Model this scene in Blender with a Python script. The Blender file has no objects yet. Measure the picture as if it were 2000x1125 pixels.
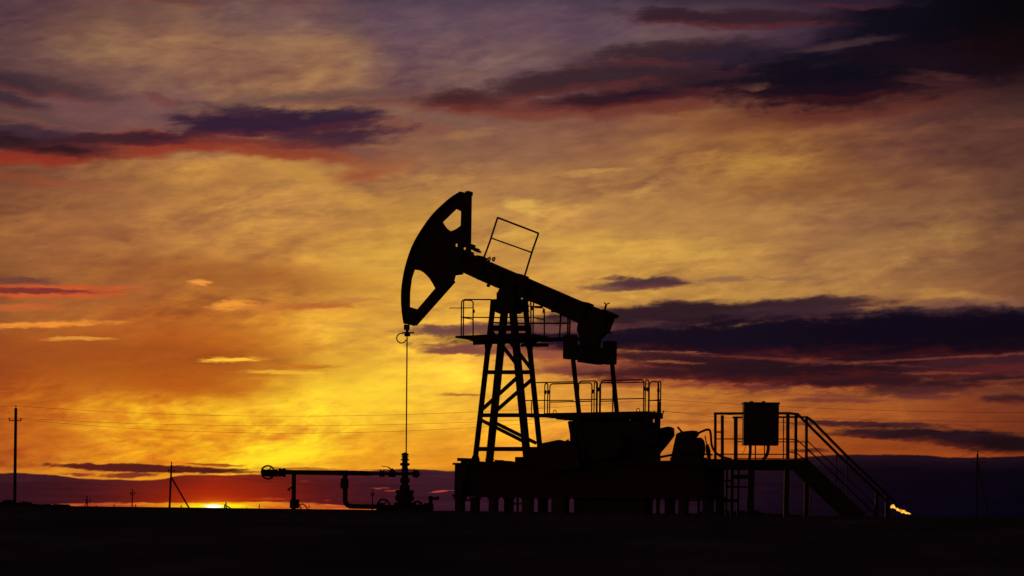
import bpy, bmesh, math, random
from math import radians as R, sin, cos, pi, atan, atan2, sqrt
from mathutils import Vector, Matrix, noise as mnoise
random.seed(7)
scn = bpy.context.scene
col = scn.collection

# ---------------------------------------------------------------- camera model
F = 3900.0            # focal length in pixels of a 2000 px wide picture
CX, CY = 1000.0, 999.0
ROLL = R(0.72)
CAM = Vector((0, 0, 0.06))
def ray(px, py):
    dx, dy = px - CX, py - CY
    u = (dx*cos(ROLL) + dy*sin(ROLL))/F
    v = -(-dx*sin(ROLL) + dy*cos(ROLL))/F
    return Vector((u, 1.0, v))
def W(px, py, Y):                      # point where a sight line meets the frontal plane at distance Y
    return CAM + ray(px, py)*Y
TH = R(33)
D3 = Vector((cos(TH), -sin(TH), 0))    # machine axis, head -> tail
N3 = Vector((-sin(TH), -cos(TH), 0))   # machine lateral axis, towards the near side
UP = Vector((0, 0, 1))
_o = W(993, 999, 60.0)
O3 = Vector((_o.x, 60.0, 0))
def M(px, py, lat=0.0):                # point on the machine's vertical plane at a lateral offset
    r = ray(px, py)
    t = (lat + N3.dot(O3) - N3.dot(CAM))/N3.dot(r)
    return CAM + r*t
def loc(s, lat, z): return O3 + D3*s + N3*lat + UP*z
def sz(px, py, lat=0.0):
    p = M(px, py, lat) - O3
    return p.dot(D3), p.z

# ---------------------------------------------------------------- materials
def mat(name, c, rough=0.75, metal=0.0, scale=3.0, var=0.5, c2=None, bump=0.0):
    m = bpy.data.materials.new(name); m.use_nodes = True
    nt = m.node_tree; b = nt.nodes['Principled BSDF']
    tc = nt.nodes.new('ShaderNodeTexCoord')
    n = nt.nodes.new('ShaderNodeTexNoise'); n.inputs['Scale'].default_value = scale
    n.inputs['Detail'].default_value = 8; n.inputs['Roughness'].default_value = 0.65
    nt.links.new(tc.outputs['Object'], n.inputs['Vector'])
    rp = nt.nodes.new('ShaderNodeValToRGB')
    rp.color_ramp.elements[0].position = 0.35; rp.color_ramp.elements[1].position = 0.68
    c2 = c2 or tuple(x*(1-var) for x in c)
    rp.color_ramp.elements[0].color = (*c2, 1); rp.color_ramp.elements[1].color = (*c, 1)
    nt.links.new(n.outputs['Fac'], rp.inputs['Fac']); nt.links.new(rp.outputs['Color'], b.inputs['Base Color'])
    b.inputs['Roughness'].default_value = rough; b.inputs['Metallic'].default_value = metal
    b.inputs['Specular IOR Level'].default_value = 0.25
    if bump:
        bn = nt.nodes.new('ShaderNodeBump'); bn.inputs['Strength'].default_value = bump
        bn.inputs['Distance'].default_value = 0.02
        nt.links.new(n.outputs['Fac'], bn.inputs['Height']); nt.links.new(bn.outputs['Normal'], b.inputs['Normal'])
    return m
STEEL = mat('dark_painted_steel', (0.045, 0.040, 0.030), 0.7, 0.0, 2.2, c2=(0.030, 0.016, 0.009), bump=0.2)
RAILM = mat('weathered_rail_steel', (0.050, 0.038, 0.026), 0.7, 0.0, 6.0, c2=(0.03, 0.018, 0.012))
IRON = mat('cast_iron', (0.040, 0.032, 0.028), 0.65, 0.0, 4.0, c2=(0.025, 0.018, 0.014), bump=0.3)
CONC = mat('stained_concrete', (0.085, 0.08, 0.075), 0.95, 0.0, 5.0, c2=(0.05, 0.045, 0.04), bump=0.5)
CAB = mat('cabinet_paint', (0.06, 0.06, 0.055), 0.6, 0.0, 1.5, c2=(0.035, 0.032, 0.028))
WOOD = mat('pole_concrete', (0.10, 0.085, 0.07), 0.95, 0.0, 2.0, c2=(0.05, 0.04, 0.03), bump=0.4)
WIRE = mat('cable_metal', (0.03, 0.026, 0.022), 0.6, 0.0, 1.0)
CERA = mat('insulator_glass', (0.05, 0.05, 0.05), 0.35, 0.0, 1.0)
SOIL = mat('steppe_soil', (0.13, 0.11, 0.085), 1.0, 0.0, 0.35, c2=(0.07, 0.062, 0.05), bump=0.0)
SOIL.node_tree.nodes['Principled BSDF'].inputs['Specular IOR Level'].default_value = 0.0
GRAS = mat('dry_grass', (0.12, 0.10, 0.06), 1.0, 0.0, 0.8, c2=(0.06, 0.055, 0.03))
LEAF = mat('scrub_leaves', (0.05, 0.055, 0.025), 1.0, 0.0, 2.0, c2=(0.04, 0.04, 0.018))

# ---------------------------------------------------------------- object helpers
def tag(o, label=None, cat=None, group=None, kind=None):
    if label: o['label'] = label
    if cat: o['category'] = cat
    if group: o['group'] = group
    if kind: o['kind'] = kind
    return o
def thing(name, p, label, cat, group=None):
    o = bpy.data.objects.new(name, None); o.location = p; o.empty_display_size = 0.3
    col.objects.link(o); bpy.context.view_layer.update()
    return tag(o, label, cat, group)
class MB:
    def __init__(self): self.bm = bmesh.new()
    def face_prism(self, pts, off):
        """closed polygon of 3-D points swept by vector off"""
        bm = self.bm
        a = [bm.verts.new(p) for p in pts]; b = [bm.verts.new(p + off) for p in pts]
        n = len(pts)
        bm.faces.new(a); bm.faces.new(b[::-1])
        for i in range(n): bm.faces.new((a[i], b[i], b[(i+1) % n], a[(i+1) % n]))
        return self
    def plate(self, px, lat, t, holes=()):
        """plate in the machine plane from pixel outlines (with holes), thickness t centred on lat"""
        bm = bmesh.new()
        es = []
        for loop in [px] + list(holes):
            vs = [bm.verts.new(M(x, y, lat) - N3*(t/2)) for x, y in loop]
            for i in range(len(vs)): es.append(bm.edges.new((vs[i], vs[(i+1) % len(vs)])))
        bmesh.ops.triangle_fill(bm, use_beauty=True, use_dissolve=False, edges=es, normal=N3)
        r = bmesh.ops.extrude_face_region(bm, geom=bm.faces[:])
        bmesh.ops.translate(bm, verts=[g for g in r['geom'] if isinstance(g, bmesh.types.BMVert)], vec=N3*t)
        me = bpy.data.meshes.new('tmp'); bm.to_mesh(me); bm.free()
        self.bm.from_mesh(me); bpy.data.meshes.remove(me); return self
    def bar(self, p, q, w, h=None, side=None):
        """box beam from p to q; w measured along side, h across"""
        h = h or w; d = (q - p).normalized()
        s = (side or N3); s = s - d*s.dot(d)
        if s.length < 1e-4: s = Vector((1, 0, 0)) - d*d.x
        s.normalize(); u = d.cross(s)
        c = [p + s*(a*w/2) + u*(b*h/2) for a, b in ((-1, -1), (1, -1), (1, 1), (-1, 1))]
        return self.face_prism(c, q - p)
    def ibar(self, p, q, w, h, t=0.03, side=None):
        """I-section: flange width w along side, depth h"""
        d = (q - p).normalized(); s = (side or N3); s = (s - d*s.dot(d)).normalized(); u = d.cross(s)
        self.bar(p, q, t, h - 2*t, s)
        self.bar(p + u*(h/2 - t/2), q + u*(h/2 - t/2), w, t, s)
        self.bar(p - u*(h/2 - t/2), q - u*(h/2 - t/2), w, t, s); return self
    def box(self, s0, s1, l0, l1, z0, z1):
        c = [loc(s0, l0, z0), loc(s1, l0, z0), loc(s1, l1, z0), loc(s0, l1, z0)]
        return self.face_prism(c, UP*(z1 - z0))
    def wbox(self, x0, x1, y0, y1, z0, z1):
        c = [Vector((x0, y0, z0)), Vector((x1, y0, z0)), Vector((x1, y1, z0)), Vector((x0, y1, z0))]
        return self.face_prism(c, UP*(z1 - z0))
    def tube(self, pts, r, n=8, closed=False, smooth=0):
        if smooth: pts = spline(pts, smooth, closed)
        bm = self.bm; m = len(pts); rings = []; prev = None
        for i, p in enumerate(pts):
            a = pts[(i-1) % m] if (closed or i > 0) else p
            b = pts[(i+1) % m] if (closed or i < m-1) else p
            t = (b - a).normalized()
            if prev is None: prev = Vector((0, 0, 1)) if abs(t.z) < 0.9 else Vector((0, 1, 0))
            u = (prev - t*prev.dot(t)).normalized(); prev = u; v = t.cross(u)
            rr = r[i] if isinstance(r, (list, tuple)) else r
            rings.append([bm.verts.new(p + (u*cos(2*pi*k/n) + v*sin(2*pi*k/n))*rr) for k in range(n)])
        for i in range(m if closed else m-1):
            A, B = rings[i], rings[(i+1) % m]
            for k in range(n): bm.faces.new((A[k], A[(k+1) % n], B[(k+1) % n], B[k]))
        if not closed: bm.faces.new(rings[0][::-1]); bm.faces.new(rings[-1])
        return self
    def lathe(self, c, axis, prof, n=24):
        """prof: list of (distance along axis, radius)"""
        ax = axis.normalized(); u = ax.orthogonal().normalized(); v = ax.cross(u); bm = self.bm
        rings = [[bm.verts.new(c + ax*h + (u*cos(2*pi*k/n) + v*sin(2*pi*k/n))*max(r, 0.001)) for k in range(n)] for h, r in prof]
        for A, B in zip(rings, rings[1:]):
            for k in range(n): bm.faces.new((A[k], A[(k+1) % n], B[(k+1) % n], B[k]))
        bm.faces.new(rings[0][::-1]); bm.faces.new(rings[-1]); return self
    def clusters(self, gap=0.03):
        """vertex groups of pieces that touch one another"""
        bm = self.bm; bm.verts.ensure_lookup_table(); seen = set(); isl = []
        for v in bm.verts:
            if v.index in seen: continue
            st, comp = [v], []; seen.add(v.index)
            while st:
                q = st.pop(); comp.append(q)
                for e in q.link_edges:
                    o = e.other_vert(q)
                    if o.index not in seen: seen.add(o.index); st.append(o)
            lo = [min(c.co[k] for c in comp)-gap/2 for k in range(3)]; hi = [max(c.co[k] for c in comp)+gap/2 for k in range(3)]
            isl.append([comp, [(lo, hi)]])
        merged = True
        while merged:
            merged = False
            for i in range(len(isl)):
                for j in range(i+1, len(isl)):
                    if any(all(a[0][k] <= b[1][k] and b[0][k] <= a[1][k] for k in range(3)) for a in isl[i][1] for b in isl[j][1]):
                        isl[i][0] += isl[j][0]; isl[i][1] += isl[j][1]; isl.pop(j); merged = True; break
                if merged: break
        return [c for c, b in isl]
    def build(self, name, m, parent=None, bevel=0.0, smooth=False, label=None):
        self.bm.verts.index_update()
        cl = self.clusters() if parent else []
        if len(cl) > 1:                                   # pieces that do not touch become parts of their own
            first = None
            for comp in cl:
                b = MB(); idx = {}
                for v in comp: idx[v] = b.bm.verts.new(v.co)
                for f in {f for v in comp for f in v.link_faces}: b.bm.faces.new([idx[v] for v in f.verts])
                b.bm.verts.index_update(); o = b._build(name, m, parent, bevel, smooth, label); first = first or o
            self.bm.free(); return first
        return self._build(name, m, parent, bevel, smooth, label)
    def _build(self, name, m, parent=None, bevel=0.0, smooth=False, label=None):
        bm = self.bm; bmesh.ops.recalc_face_normals(bm, faces=bm.faces[:])
        me = bpy.data.meshes.new(name); bm.to_mesh(me); bm.free(); me.materials.append(m)
        if smooth:
            for p in me.polygons: p.use_smooth = True
        o = bpy.data.objects.new(name, me); col.objects.link(o)
        if parent:
            o.parent = parent
            w = parent.matrix_world.copy(); q = parent
            M4 = Matrix.Identity(4)
            while q: M4 = q.matrix_local @ M4 if q.parent is None else q.matrix_parent_inverse @ q.matrix_basis @ M4; q = q.parent
            me.transform(M4.inverted())
        else:
            c = sum((Vector(b) for b in o.bound_box), Vector())/8; c.z = min(b[2] for b in o.bound_box)
            me.transform(Matrix.Translation(-c)); o.location = c
        if bevel:
            b = o.modifiers.new('bevel', 'BEVEL'); b.width = bevel; b.segments = 2; b.limit_method = 'ANGLE'
        if label: o['label'] = label
        return o
def spline(pts, k, closed=False):
    out = []; n = len(pts)
    for i in range(n if closed else n-1):
        p0 = pts[(i-1) % n] if closed or i > 0 else pts[i]
        p1, p2 = pts[i], pts[(i+1) % n]
        p3 = pts[(i+2) % n] if closed or i < n-2 else p2
        for j in range(k):
            t = j/k
            out.append(0.5*((2*p1) + (p2-p0)*t + (2*p0-5*p1+4*p2-p3)*t*t + (3*p1-p0-3*p2+p3)*t**3))
    if not closed: out.append(pts[-1])
    return out
def arcpts(c, a, b, r, t0, t1, n=12):
    return [c + a*(r*cos(t0+(t1-t0)*i/n)) + b*(r*sin(t0+(t1-t0)*i/n)) for i in range(n+1)]

# ================================================================= GROUND
def gz(x, y):
    if y < 44: t = max(0.0, min(1.0, (44 - y)/32)); base = -1.55*(t*t*(3-2*t))
    elif y < 85: base = 0.0
    else: t = min(1.0, (y-85)/60); base = -0.32*(t*t*(3-2*t))
    amp = 0.02 if 44 <= y <= 85 else (0.06 if y < 44 else 0.07 + min(0.25, (y-85)*0.0004))
    if y > 3000: amp *= 3000/y
    n = mnoise.noise(Vector((x*0.11, y*0.09, 1.3)))*0.7 + mnoise.noise(Vector((x*0.4, y*0.33, 4.3)))*0.3
    return base + amp*n - 0.01
def ground():
    xs = [math.sinh(t/60*8.2)*2.2*1 for t in range(-60, 61)]
    xs = [x for x in xs]
    near = [-16 + i*0.32 for i in range(101)]
    xs = sorted(set([round(x, 3) for x in xs if abs(x) > 16.2] + [round(x, 3) for x in near]))
    ys = [-400, -150, -60, -20, 0, 8] + [14 + i*0.5 for i in range(150)]
    y = ys[-1]; st = 0.7
    while y < 16000: st *= 1.045; y += st; ys.append(y)
    verts = [(x, y, gz(x, y)) for y in ys for x in xs]; nx = len(xs)
    faces = [(j*nx+i, j*nx+i+1, (j+1)*nx+i+1, (j+1)*nx+i) for j in range(len(ys)-1) for i in range(nx-1)]
    me = bpy.data.meshes.new('ground'); me.from_pydata(verts, [], faces); me.materials.append(SOIL)
    for p in me.polygons: p.use_smooth = True
    o = bpy.data.objects.new('ground', me); col.objects.link(o); o['kind'] = 'structure'
ground()

def blades(name, n, region, hmin, hmax, m, label, cat, clump=1.0):
    vs, fs = [], []
    tries = 0
    while len(fs) < n and tries < n*8:
        tries += 1
        x, y, k = region()
        if mnoise.noise(Vector((x*0.5, y*0.5, 9.0)))*1.6 + random.random()*0.9 < clump*0.45: continue
        z = gz(x, y) - 0.01; h = random.uniform(hmin, hmax)*k; a = random.uniform(0, pi); w = h*0.09 + 0.002
        lx, ly = random.uniform(-.45, .45)*h, random.uniform(-.45, .45)*h
        i = len(vs)
        vs += [(x-cos(a)*w, y-sin(a)*w, z), (x+cos(a)*w, y+sin(a)*w, z), (x+lx, y+ly, z+h)]
        fs.append((i, i+1, i+2))
    me = bpy.data.meshes.new(name); me.from_pydata(vs, [], fs); me.materials.append(m)
    o = bpy.data.objects.new(name, me); col.objects.link(o)
    tag(o, label, cat, kind='stuff')
def reg_pad():
    y = random.uniform(36, 84); x = random.uniform(-0.30, 0.30)*y
    return x, y, 1.0
blades('grass', 42000, reg_pad, 0.02, 0.085, GRAS, 'short dry steppe grass covering the dark ground around the well', 'grass')

def scrub(name, cxp, w, h, Y, n, label):
    c = W(cxp, 990, Y); vs, fs = [], []
    for i in range(n):
        t = random.gauss(0, 0.42)
        if abs(t) > 1: continue
        env = (1 - t*t)*(0.65 + 0.5*mnoise.noise(Vector((t*7, cxp*0.1, 0)))) + 0.05
        x = c.x + t*w; y = Y + random.uniform(-1.5, 1.5); z = gz(x, y) + random.random()**0.8*h*env
        s = random.uniform(0.05, 0.13); a = random.uniform(0, pi); b = random.uniform(-1, 1)
        k = len(vs)
        vs += [(x-cos(a)*s, y, z-s*0.5*b), (x+cos(a)*s, y, z+s*0.5*b), (x+random.uniform(-.5, .5)*s, y+sin(a)*s, z+s)]
        fs.append((k, k+1, k+2))
    me = bpy.data.meshes.new(name); me.from_pydata(vs, [], fs); me.materials.append(LEAF)
    o = bpy.data.objects.new(name, me); col.objects.link(o)
    tag(o, label, 'scrub', kind='stuff')
scrub('scrub', 10, 4.6, 0.80, 160, 5200, 'low dark scrub at the foot of the leftmost utility pole')
scrub('scrub', 92, 4.2, 0.62, 172, 5200, 'low dark scrub running right from the tall pole along the horizon')
scrub('scrub', 182, 1.6, 0.34, 190, 1500, 'small patch of scrub right of the short strutted pole')
scrub('scrub', 1447, 3.6, 0.42, 110, 3000, 'low scrub behind the legs of the stair landing')

# ================================================================= PUMP JACK
pump = thing('pump_jack', Vector((O3.x, O3.y, 0)), 'large oil pump jack in black silhouette with its horse head raised high', 'pump jack')
# --- horse head
outline = [(905, 378), (876, 398.4), (853, 420.4), (833, 446.8), (815.5, 476), (805.5, 499.6), (797, 528.9), (792, 558),
           (790.5, 584.6), (792.5, 614), (795.5, 633), (809, 636.8), (886.6, 549.4), (889.6, 537.7), (897, 536.5), (903, 528),
           (905, 515), (921, 497), (917, 474.6), (918.2, 380)]
hole1 = [(891.3, 408), (901.3, 413), (900.4, 440.9), (893, 446.5), (886.6, 449.7), (880.8, 451.8), (873.4, 446.8), (868, 440), (864.6, 433.6)]
hole2 = [(809.5, 526.8), (820.6, 528.3), (827.5, 532), (833.8, 537.7), (839.5, 544), (844, 550.9), (850.9, 563.2), (815.7, 604.3), (800, 599.3), (800.5, 570), (804, 543.5)]
small = [[(889.5, 476), (894.2, 476), (894.2, 482), (889.5, 482)], [(905.6, 483), (910.6, 483.8), (910, 488), (905.2, 487)]]
head = MB().plate(outline, 0, 0.05, [hole1, hole2] + small).build('horse_head', STEEL, pump)
fl = MB()
arc = [(905, 376.6), (889, 386.5), (876, 397), (853, 419), (833, 445.4), (815.5, 474.6), (805.5, 498.6), (797, 528), (792, 557), (790.4, 584), (792.3, 613), (795.3, 632)]
ap = spline([M(x, y, 0) for x, y in arc], 4)
for a, b in zip(ap, ap[1:]): fl.bar(a, b + (b-a).normalized()*0.01, 0.34, 0.05)
fl.build('rope_track', STEEL, head)
MB().bar(M(918, 380), M(916.6, 475), 0.14, 0.05).bar(M(811, 634.5), M(886.5, 549.5), 0.14, 0.05).build('stiffener', STEEL, head)
MB().bar(M(912, 378), M(920, 378), 0.2, 0.12).bar(M(915, 374.5), M(921, 377.5), 0.12, 0.06).build('rope_anchor', IRON, head)
hb = MB()
for x, y, w in ((921, 480, .10), (926, 486, .09), (932, 490, .07), (918, 494, .1)):
    hb.bar(M(x-4, y-1.5), M(x+5, y+2), 0.16, w)
hb.bar(M(934.5, 485.5), M(933, 492), 0.1, 0.05)
hb.bar(M(888, 534.5), M(901, 532.5), 0.24, 0.09)
hb.build('head_clamp', IRON, head, bevel=0.008)
# --- walking beam (I section) and its fittings
bt0, bt1 = M(905, 487), M(1203.3, 618.3)
bb0, bb1 = M(899, 527.9), M(1189.5, 651)
wb = MB()
wb.plate([(904, 489), (923.3, 498), (1026, 540.6), (1086, 567), (1150.6, 594.9), (1202, 618), (1189.5, 650), (1130, 631.5), (1062.6, 599.3), (974.6, 561), (957, 555.3), (920.4, 537.7), (899, 528)], 0, 0.05)
wb.bar(M(920, 498), M(1202, 619.5), 0.30, 0.05).bar(M(899, 527), M(957, 553.5), 0.30, 0.05).bar(M(957, 553.5), M(1189, 649), 0.30, 0.05)
for px in (950, 985, 1040, 1095, 1150, 1190):
    t = (px-920)/282; p = M(920+282*t, 498+121.5*t); q = p + (M(1000, 572)-M(1014, 536)); wb.bar(p, q, 0.26, 0.03)
beam = wb.build('walking_beam', STEEL, pump)
MB().bar(M(936, 501.5), M(946, 506), .32, .08).bar(M(1012, 536), M(1027, 541.5), .34, .06).bar(M(1143, 592), M(1154, 596.5), .34, .07).bar(M(1180, 607), M(1203, 617), .34, .06).build('cover_plate', STEEL, beam)
hk = MB(); hk.tube([M(1181, 607), M(1183.5, 596)], 0.03); hk.tube([M(1183.5, 597), M(1182.5, 593), M(1179.5, 591.5)], 0.018, smooth=3); hk.tube([M(1183.5, 597), M(1186, 593.5), M(1190.5, 592)], 0.018, smooth=3)
hk.build('lifting_hook', IRON, beam)
for a in (954, 963):
    MB().tube(spline([M(a, 510), M(a-1, 505.5), M(a+2, 503), M(a+3.5, 505), M(a+1, 510.5)], 4), 0.022).build('lifting_eye', IRON, beam)
MB().lathe(M(953.5, 557.5, .03), N3, [(-.04, .05), (.02, .05)]).build('shackle', IRON, beam)
MB().plate([(1134, 622), (1130, 646), (1135.5, 658), (1136.5, 678), (1169, 684), (1170, 664), (1184, 650), (1186, 640)], 0, 0.26).build('tail_bearing_bracket', IRON, beam, bevel=0.02)
g = MB()
g.tube(spline([M(944.4, 505), M(957, 471), M(970.6, 429), M(972.2, 425.8), M(975, 426.2), M(1011, 440), M(1048, 454.2), M(1051, 456), M(1050.3, 460), M(1038.5, 494), M(1025, 538)], 4), 0.028)
g.tube([M(960, 465.2), M(1038.5, 493.1)], 0.022)
g.build('beam_guard_rail', RAILM, beam, smooth=True)
# --- saddle bearing and tower
sb = MB()
s0, z0 = sz(994, 575)
sb.lathe(loc(s0, -.27, z0), N3, [(0, .2), (.03, .26), (.51, .26), (.54, .2)], 28)
sb.box(s0-.30, s0+.30, -.24, .24, z0-.26, z0+.06)
sb.box(s0-.16, s0+.26, -.14, .14, z0+.0, z0+.30)
sb.build('saddle_bearing', IRON, pump, bevel=0.02)
LAT = 0.34
legs = {1: ((963.9, 588), (927.5, 903), LAT, .125), 3: ((1000, 590), (1030.5, 905), LAT, .18), 2: ((987, 590), (955.5, 905), -LAT, .18), 4: ((1025.5, 592), (1057.5, 905), -LAT, .125)}
def legpt(k, y):
    (x0, y0), (x1, y1), lat, w = legs[k]; t = (y-y0)/(y1-y0); return M(x0+(x1-x0)*t, y, lat)
for k, (a, b, lat, w) in legs.items():
    MB().bar(M(*a, lat), M(*b, lat), w, w).build('tower_leg', STEEL, pump, bevel=0.008)
br = MB()
for A, B in ((1, 3), (2, 4)):
    for y, h in ((641, .17), (727, .12), (811, .12), (877, .13)):
        br.bar(legpt(A, y), legpt(B, y), 0.07, h)
for A, B in ((1, 2), (3, 4)):
    for y in (641, 727, 811, 877): br.bar(legpt(A, y), legpt(B, y-1), 0.09, 0.1, side=D3)
br.build('cross_brace', STEEL, pump)
dg = MB()
def zz2(x, y): return 860+x/3.75, 560+y/3.75
def zz3(x, y): return 860+x/4.017, 780+y/4.017
for A, B, lat in (((372, 325), (565, 575), LAT), ((300, 905), (560, 668), LAT), ((295, 975), (600, 1128), LAT),
                  ((462, 340), (665, 600), -LAT), ((410, 908), (668, 682), -LAT), ((395, 993), (700, 1145), -LAT)):
    dg.bar(M(*zz2(*A), lat), M(*zz2(*B), lat), 0.08, 0.095)
dg.build('diagonal_brace', STEEL, pump)
cap = MB()
for lat in (-LAT, LAT):
    o = -12*lat/LAT
    cap.plate([(971+o, 586), (1018.5+o, 588), (1020.5+o, 609.5), (1010+o, 608), (1003+o, 613), (988+o, 613), (979+o, 609), (969+o, 611)], lat, 0.08)
s1, z1 = sz(971, 588); s2, _ = sz(1018, 588)
cap.box(s1, s2, -LAT-.03, LAT+.03, z1-.10, z1+.02)
cap.box(s1+.1, s2-.1, -.3, .3, z1-.3, z1-.1)
cap.build('tower_cap', STEEL, pump, bevel=0.01)
gs = MB()
for k, sgn in ((1, 1), (2, 1), (3, -1), (4, -1)):
    lat = legs[k][2]; p = legpt(k, 668); q = legpt(k, 690)
    gs.face_prism([p - D3*.16 - N3*.02, p + D3*.16 - N3*.02, q + D3*.06 - N3*.02, q - D3*.06 - N3*.02], N3*.04)
for k in (1, 2, 3, 4):
    p = legpt(k, 899); q = legpt(k, 886); gs.face_prism([p - D3*.14 - N3*.05, p + D3*.14 - N3*.05, q + D3*.05 - N3*.05, q - D3*.05 - N3*.05], N3*.1)
gs.build('gusset_plate', STEEL, pump)
# --- tower platform with rails
pf = MB()
sA, zA = sz(908, 659.5); sB, _ = sz(1051, 660)
def sp(px, lat): return sz(px, 660, lat)[0]
zP = zA
pf.box(sp(919, -.2), sp(1052, -.2), -.78, .62, zP-.06, zP)
pf.box(sp(905, .3), sp(960, .3), .0, .62, zP-.05, zP)
pf.box(sp(1050, -.7), sp(1122, -.7), -1.05, -.55, zP-.13, zP-.05)
for l in (-.72, -.1, .56): pf.bar(loc(sp(925, l), l, zP-.10), loc(sp(1046, l), l, zP-.10), .07, .12)
plat = pf.build('tower_platform', STEEL, pump)
bk = MB()
for px, l in ((912, .56), (1040, -.72), (1052, -.9)):
    bk.bar(loc(sp(px, l), l, zP-.08), loc(sp(px, l)+(.55 if px < 1000 else -.4), l, zP-.26), .06, .06)
bk.bar(loc(sp(1020, -.72), -.72, zP-.22), loc(sp(1070, -.72), -.72, zP-.26), .1, .1)
bk.build('platform_bracket', STEEL, pump)
def hoop(parts, pts, r=0.02, k=1):
    parts.tube(pts, r, 6)
def rounded(p, q, h, rc=0.12):
    """inverted U from p to q with height h"""
    d = (q-p).normalized(); L = (q-p).length; rc = min(rc, L*0.45)
    out = [p.copy()]
    out += [p + UP*(h-rc) + UP*(rc*sin(a)) + d*(rc-rc*cos(a)) for a in (0, pi/8, pi/4, 3*pi/8, pi/2)]
    out += [q + UP*(h-rc) + UP*(rc*sin(a)) - d*(rc-rc*cos(a)) for a in (pi/2, 3*pi/8, pi/4, pi/8, 0)]
    out.append(q.copy()); return out
def m2(x, y, lat): return M(*zz2(x, y), lat)
r1 = MB()
r1.tube([m2(153, 365, .6), m2(155, 120, .6), m2(160, 103, .6), m2(175, 94, .6), m2(372, 94, .6)], .022, 6)
r1.tube([m2(168, 365, .5), m2(170, 110, .5), m2(178, 98, .5), m2(225, 100, .2), m2(240, 112, .05), m2(240, 365, .0)], .022, 6)
r1.tube([m2(158, 224, .6), m2(660, 226, .6)], .018, 6)
r1.tube([m2(165, 226, .5), m2(240, 238, .0)], .018, 6)
r1.tube([m2(66, 162, .6), m2(72, 156, .6), m2(240, 155, .6)], .013, 6)
r1.build('platform_railing', RAILM, plat)
r2 = MB()
r2.tube([m2(663, 105, .3), m2(664, 365, .3)], .024, 6)
r2.tube([m2(683, 108, -.5), m2(678, 368, -.5)], .024, 6)
r2.tube([m2(600, 92, -.5), m2(670, 110, -.5), m2(640, 143, -.5), m2(762, 145, -.6)], .018, 6)
r2.tube([m2(690, 152, -.6), m2(745, 154, -.7), m2(762, 165, -.7), m2(762, 375, -.7)], .022, 6)
r2.tube([m2(683, 226, -.5), m2(762, 240, -.7)], .018, 6)
r2.tube([m2(664, 268, -.9), m2(950, 268, -.9)], .024, 6)
r2.tube([m2(882, 200, -.9), m2(872, 395, -.9)], .028, 6)
r2.tube([m2(950, 225, -.9), m2(945, 372, -.9)], .028, 6)
r2.tube([m2(935, 225, -.9), m2(932, 372, -.9)], .028, 6)
r2.tube([m2(390, 262, -.4), m2(660, 272, -.4)], .022, 6)
r2.build('platform_railing', RAILM, plat)
kn = MB()
for x, y, l in ((244, 175, 0), (672, 155, -.5), (757, 175, -.7), (882, 205, -.9)): kn.lathe(m2(x, y+18, l), UP, [(0, .02), (.02, .035), (.09, .035), (.11, .02)], 8)
kn.build('rail_coupling', RAILM, plat)
# --- equalizer, pitman arms
EL = 1.13
se, ze = sz(1153, 686)
eq = MB()
eq.box(se-.15, se+.15, -EL, EL, ze-.30, ze+.13)
eq.box(se-.10, se+.10, -.6, .6, ze-.36, ze-.30)
for l in (-EL, EL):
    eq.box(se-.17, se+.17, l-.15, l+.15, ze-.31, ze+.38)
eq.build('equalizer', IRON, pump, bevel=0.03)
sp0, zp0 = sz(1176, 895)
for l, a, b in ((EL, (1118, 690), (1141, 900)), (-EL, (1194.5, 700), (1214.5, 905))):
    MB().bar(M(*a, l), M(*b, l), .10, .11).build('pitman_arm', STEEL, pump, bevel=0.01)
# --- cranks with counterweights
sc, zc = sz(1232, 868)
for l in (EL-.24, -EL+.24):
    px0 = -34*l/(EL-.2)
    cr = MB().plate([(1245+px0, 850), (1255+px0, 868), (1245+px0, 890), (1180+px0, 905), (1110+px0, 918), (1104+px0, 884), (1170+px0, 868)], l, .16)
    cr.lathe(loc(sc, l-.14, zc), N3, [(0, .30), (.28, .30)], 24)
    c = cr.build('crank', IRON, pump, bevel=0.02)
    y0 = 861 if l > 0 else 872
    cw = MB().plate([(1092+px0, y0+5), (1126+px0, y0-2), (1146+px0, y0+4), (1165+px0, y0+18), (1170+px0, y0+52), (1110+px0, y0+62), (1086+px0, y0+52), (1082+px0, y0+22)], l + (.20 if l > 0 else -.20), .22)
    cw.build('counterweight', IRON, c, bevel=0.03)
MB().lathe(loc(sc, -1.15, zc), N3, [(0, .11), (2.1, .11)], 16).build('crankshaft', IRON, pump)
# --- gearbox
gb = MB()
gb.plate([(1124, 824), (1150, 823), (1152, 827), (1220, 827), (1222, 823), (1262, 823), (1272, 836), (1276, 905), (1122, 905), (1130, 858)], 0, 0.95)
gb.plate([(1118, 862), (1284, 862), (1284, 869), (1118, 869)], 0, 1.06)
gbo = gb.build('gearbox', IRON, pump, bevel=0.03)
f = MB(); a = sz(1200, 815)
for px in (1133, 1150, 1182, 1215, 1262):
    s, z = sz(px, 826); f.box(s-.07, s+.07, -.3, .3, z-.08, z+.12)
f.plate([(1139, 828), (1139, 815), (1196, 815), (1198, 819), (1203, 819), (1205, 815), (1223, 815), (1227, 821), (1233, 821), (1238, 815), (1270, 815), (1270, 830)], 0, .22)
f.build('breather_cover', IRON, gbo, bevel=0.01)
MB().plate([(1262, 842), (1280, 838.5), (1292, 836.5), (1307, 833), (1314, 836), (1315, 851), (1302, 868), (1290, 882), (1282, 895), (1276, 905), (1215, 905), (1215, 850)], -.90, .22).build('belt_guard', STEEL, pump, bevel=0.02)
MB().lathe(loc(sz(1210, 870)[0], -.62, sz(1210, 870)[1]), -N3, [(0, .5), (.22, .5)], 28).build('brake_drum', IRON, pump)
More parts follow.
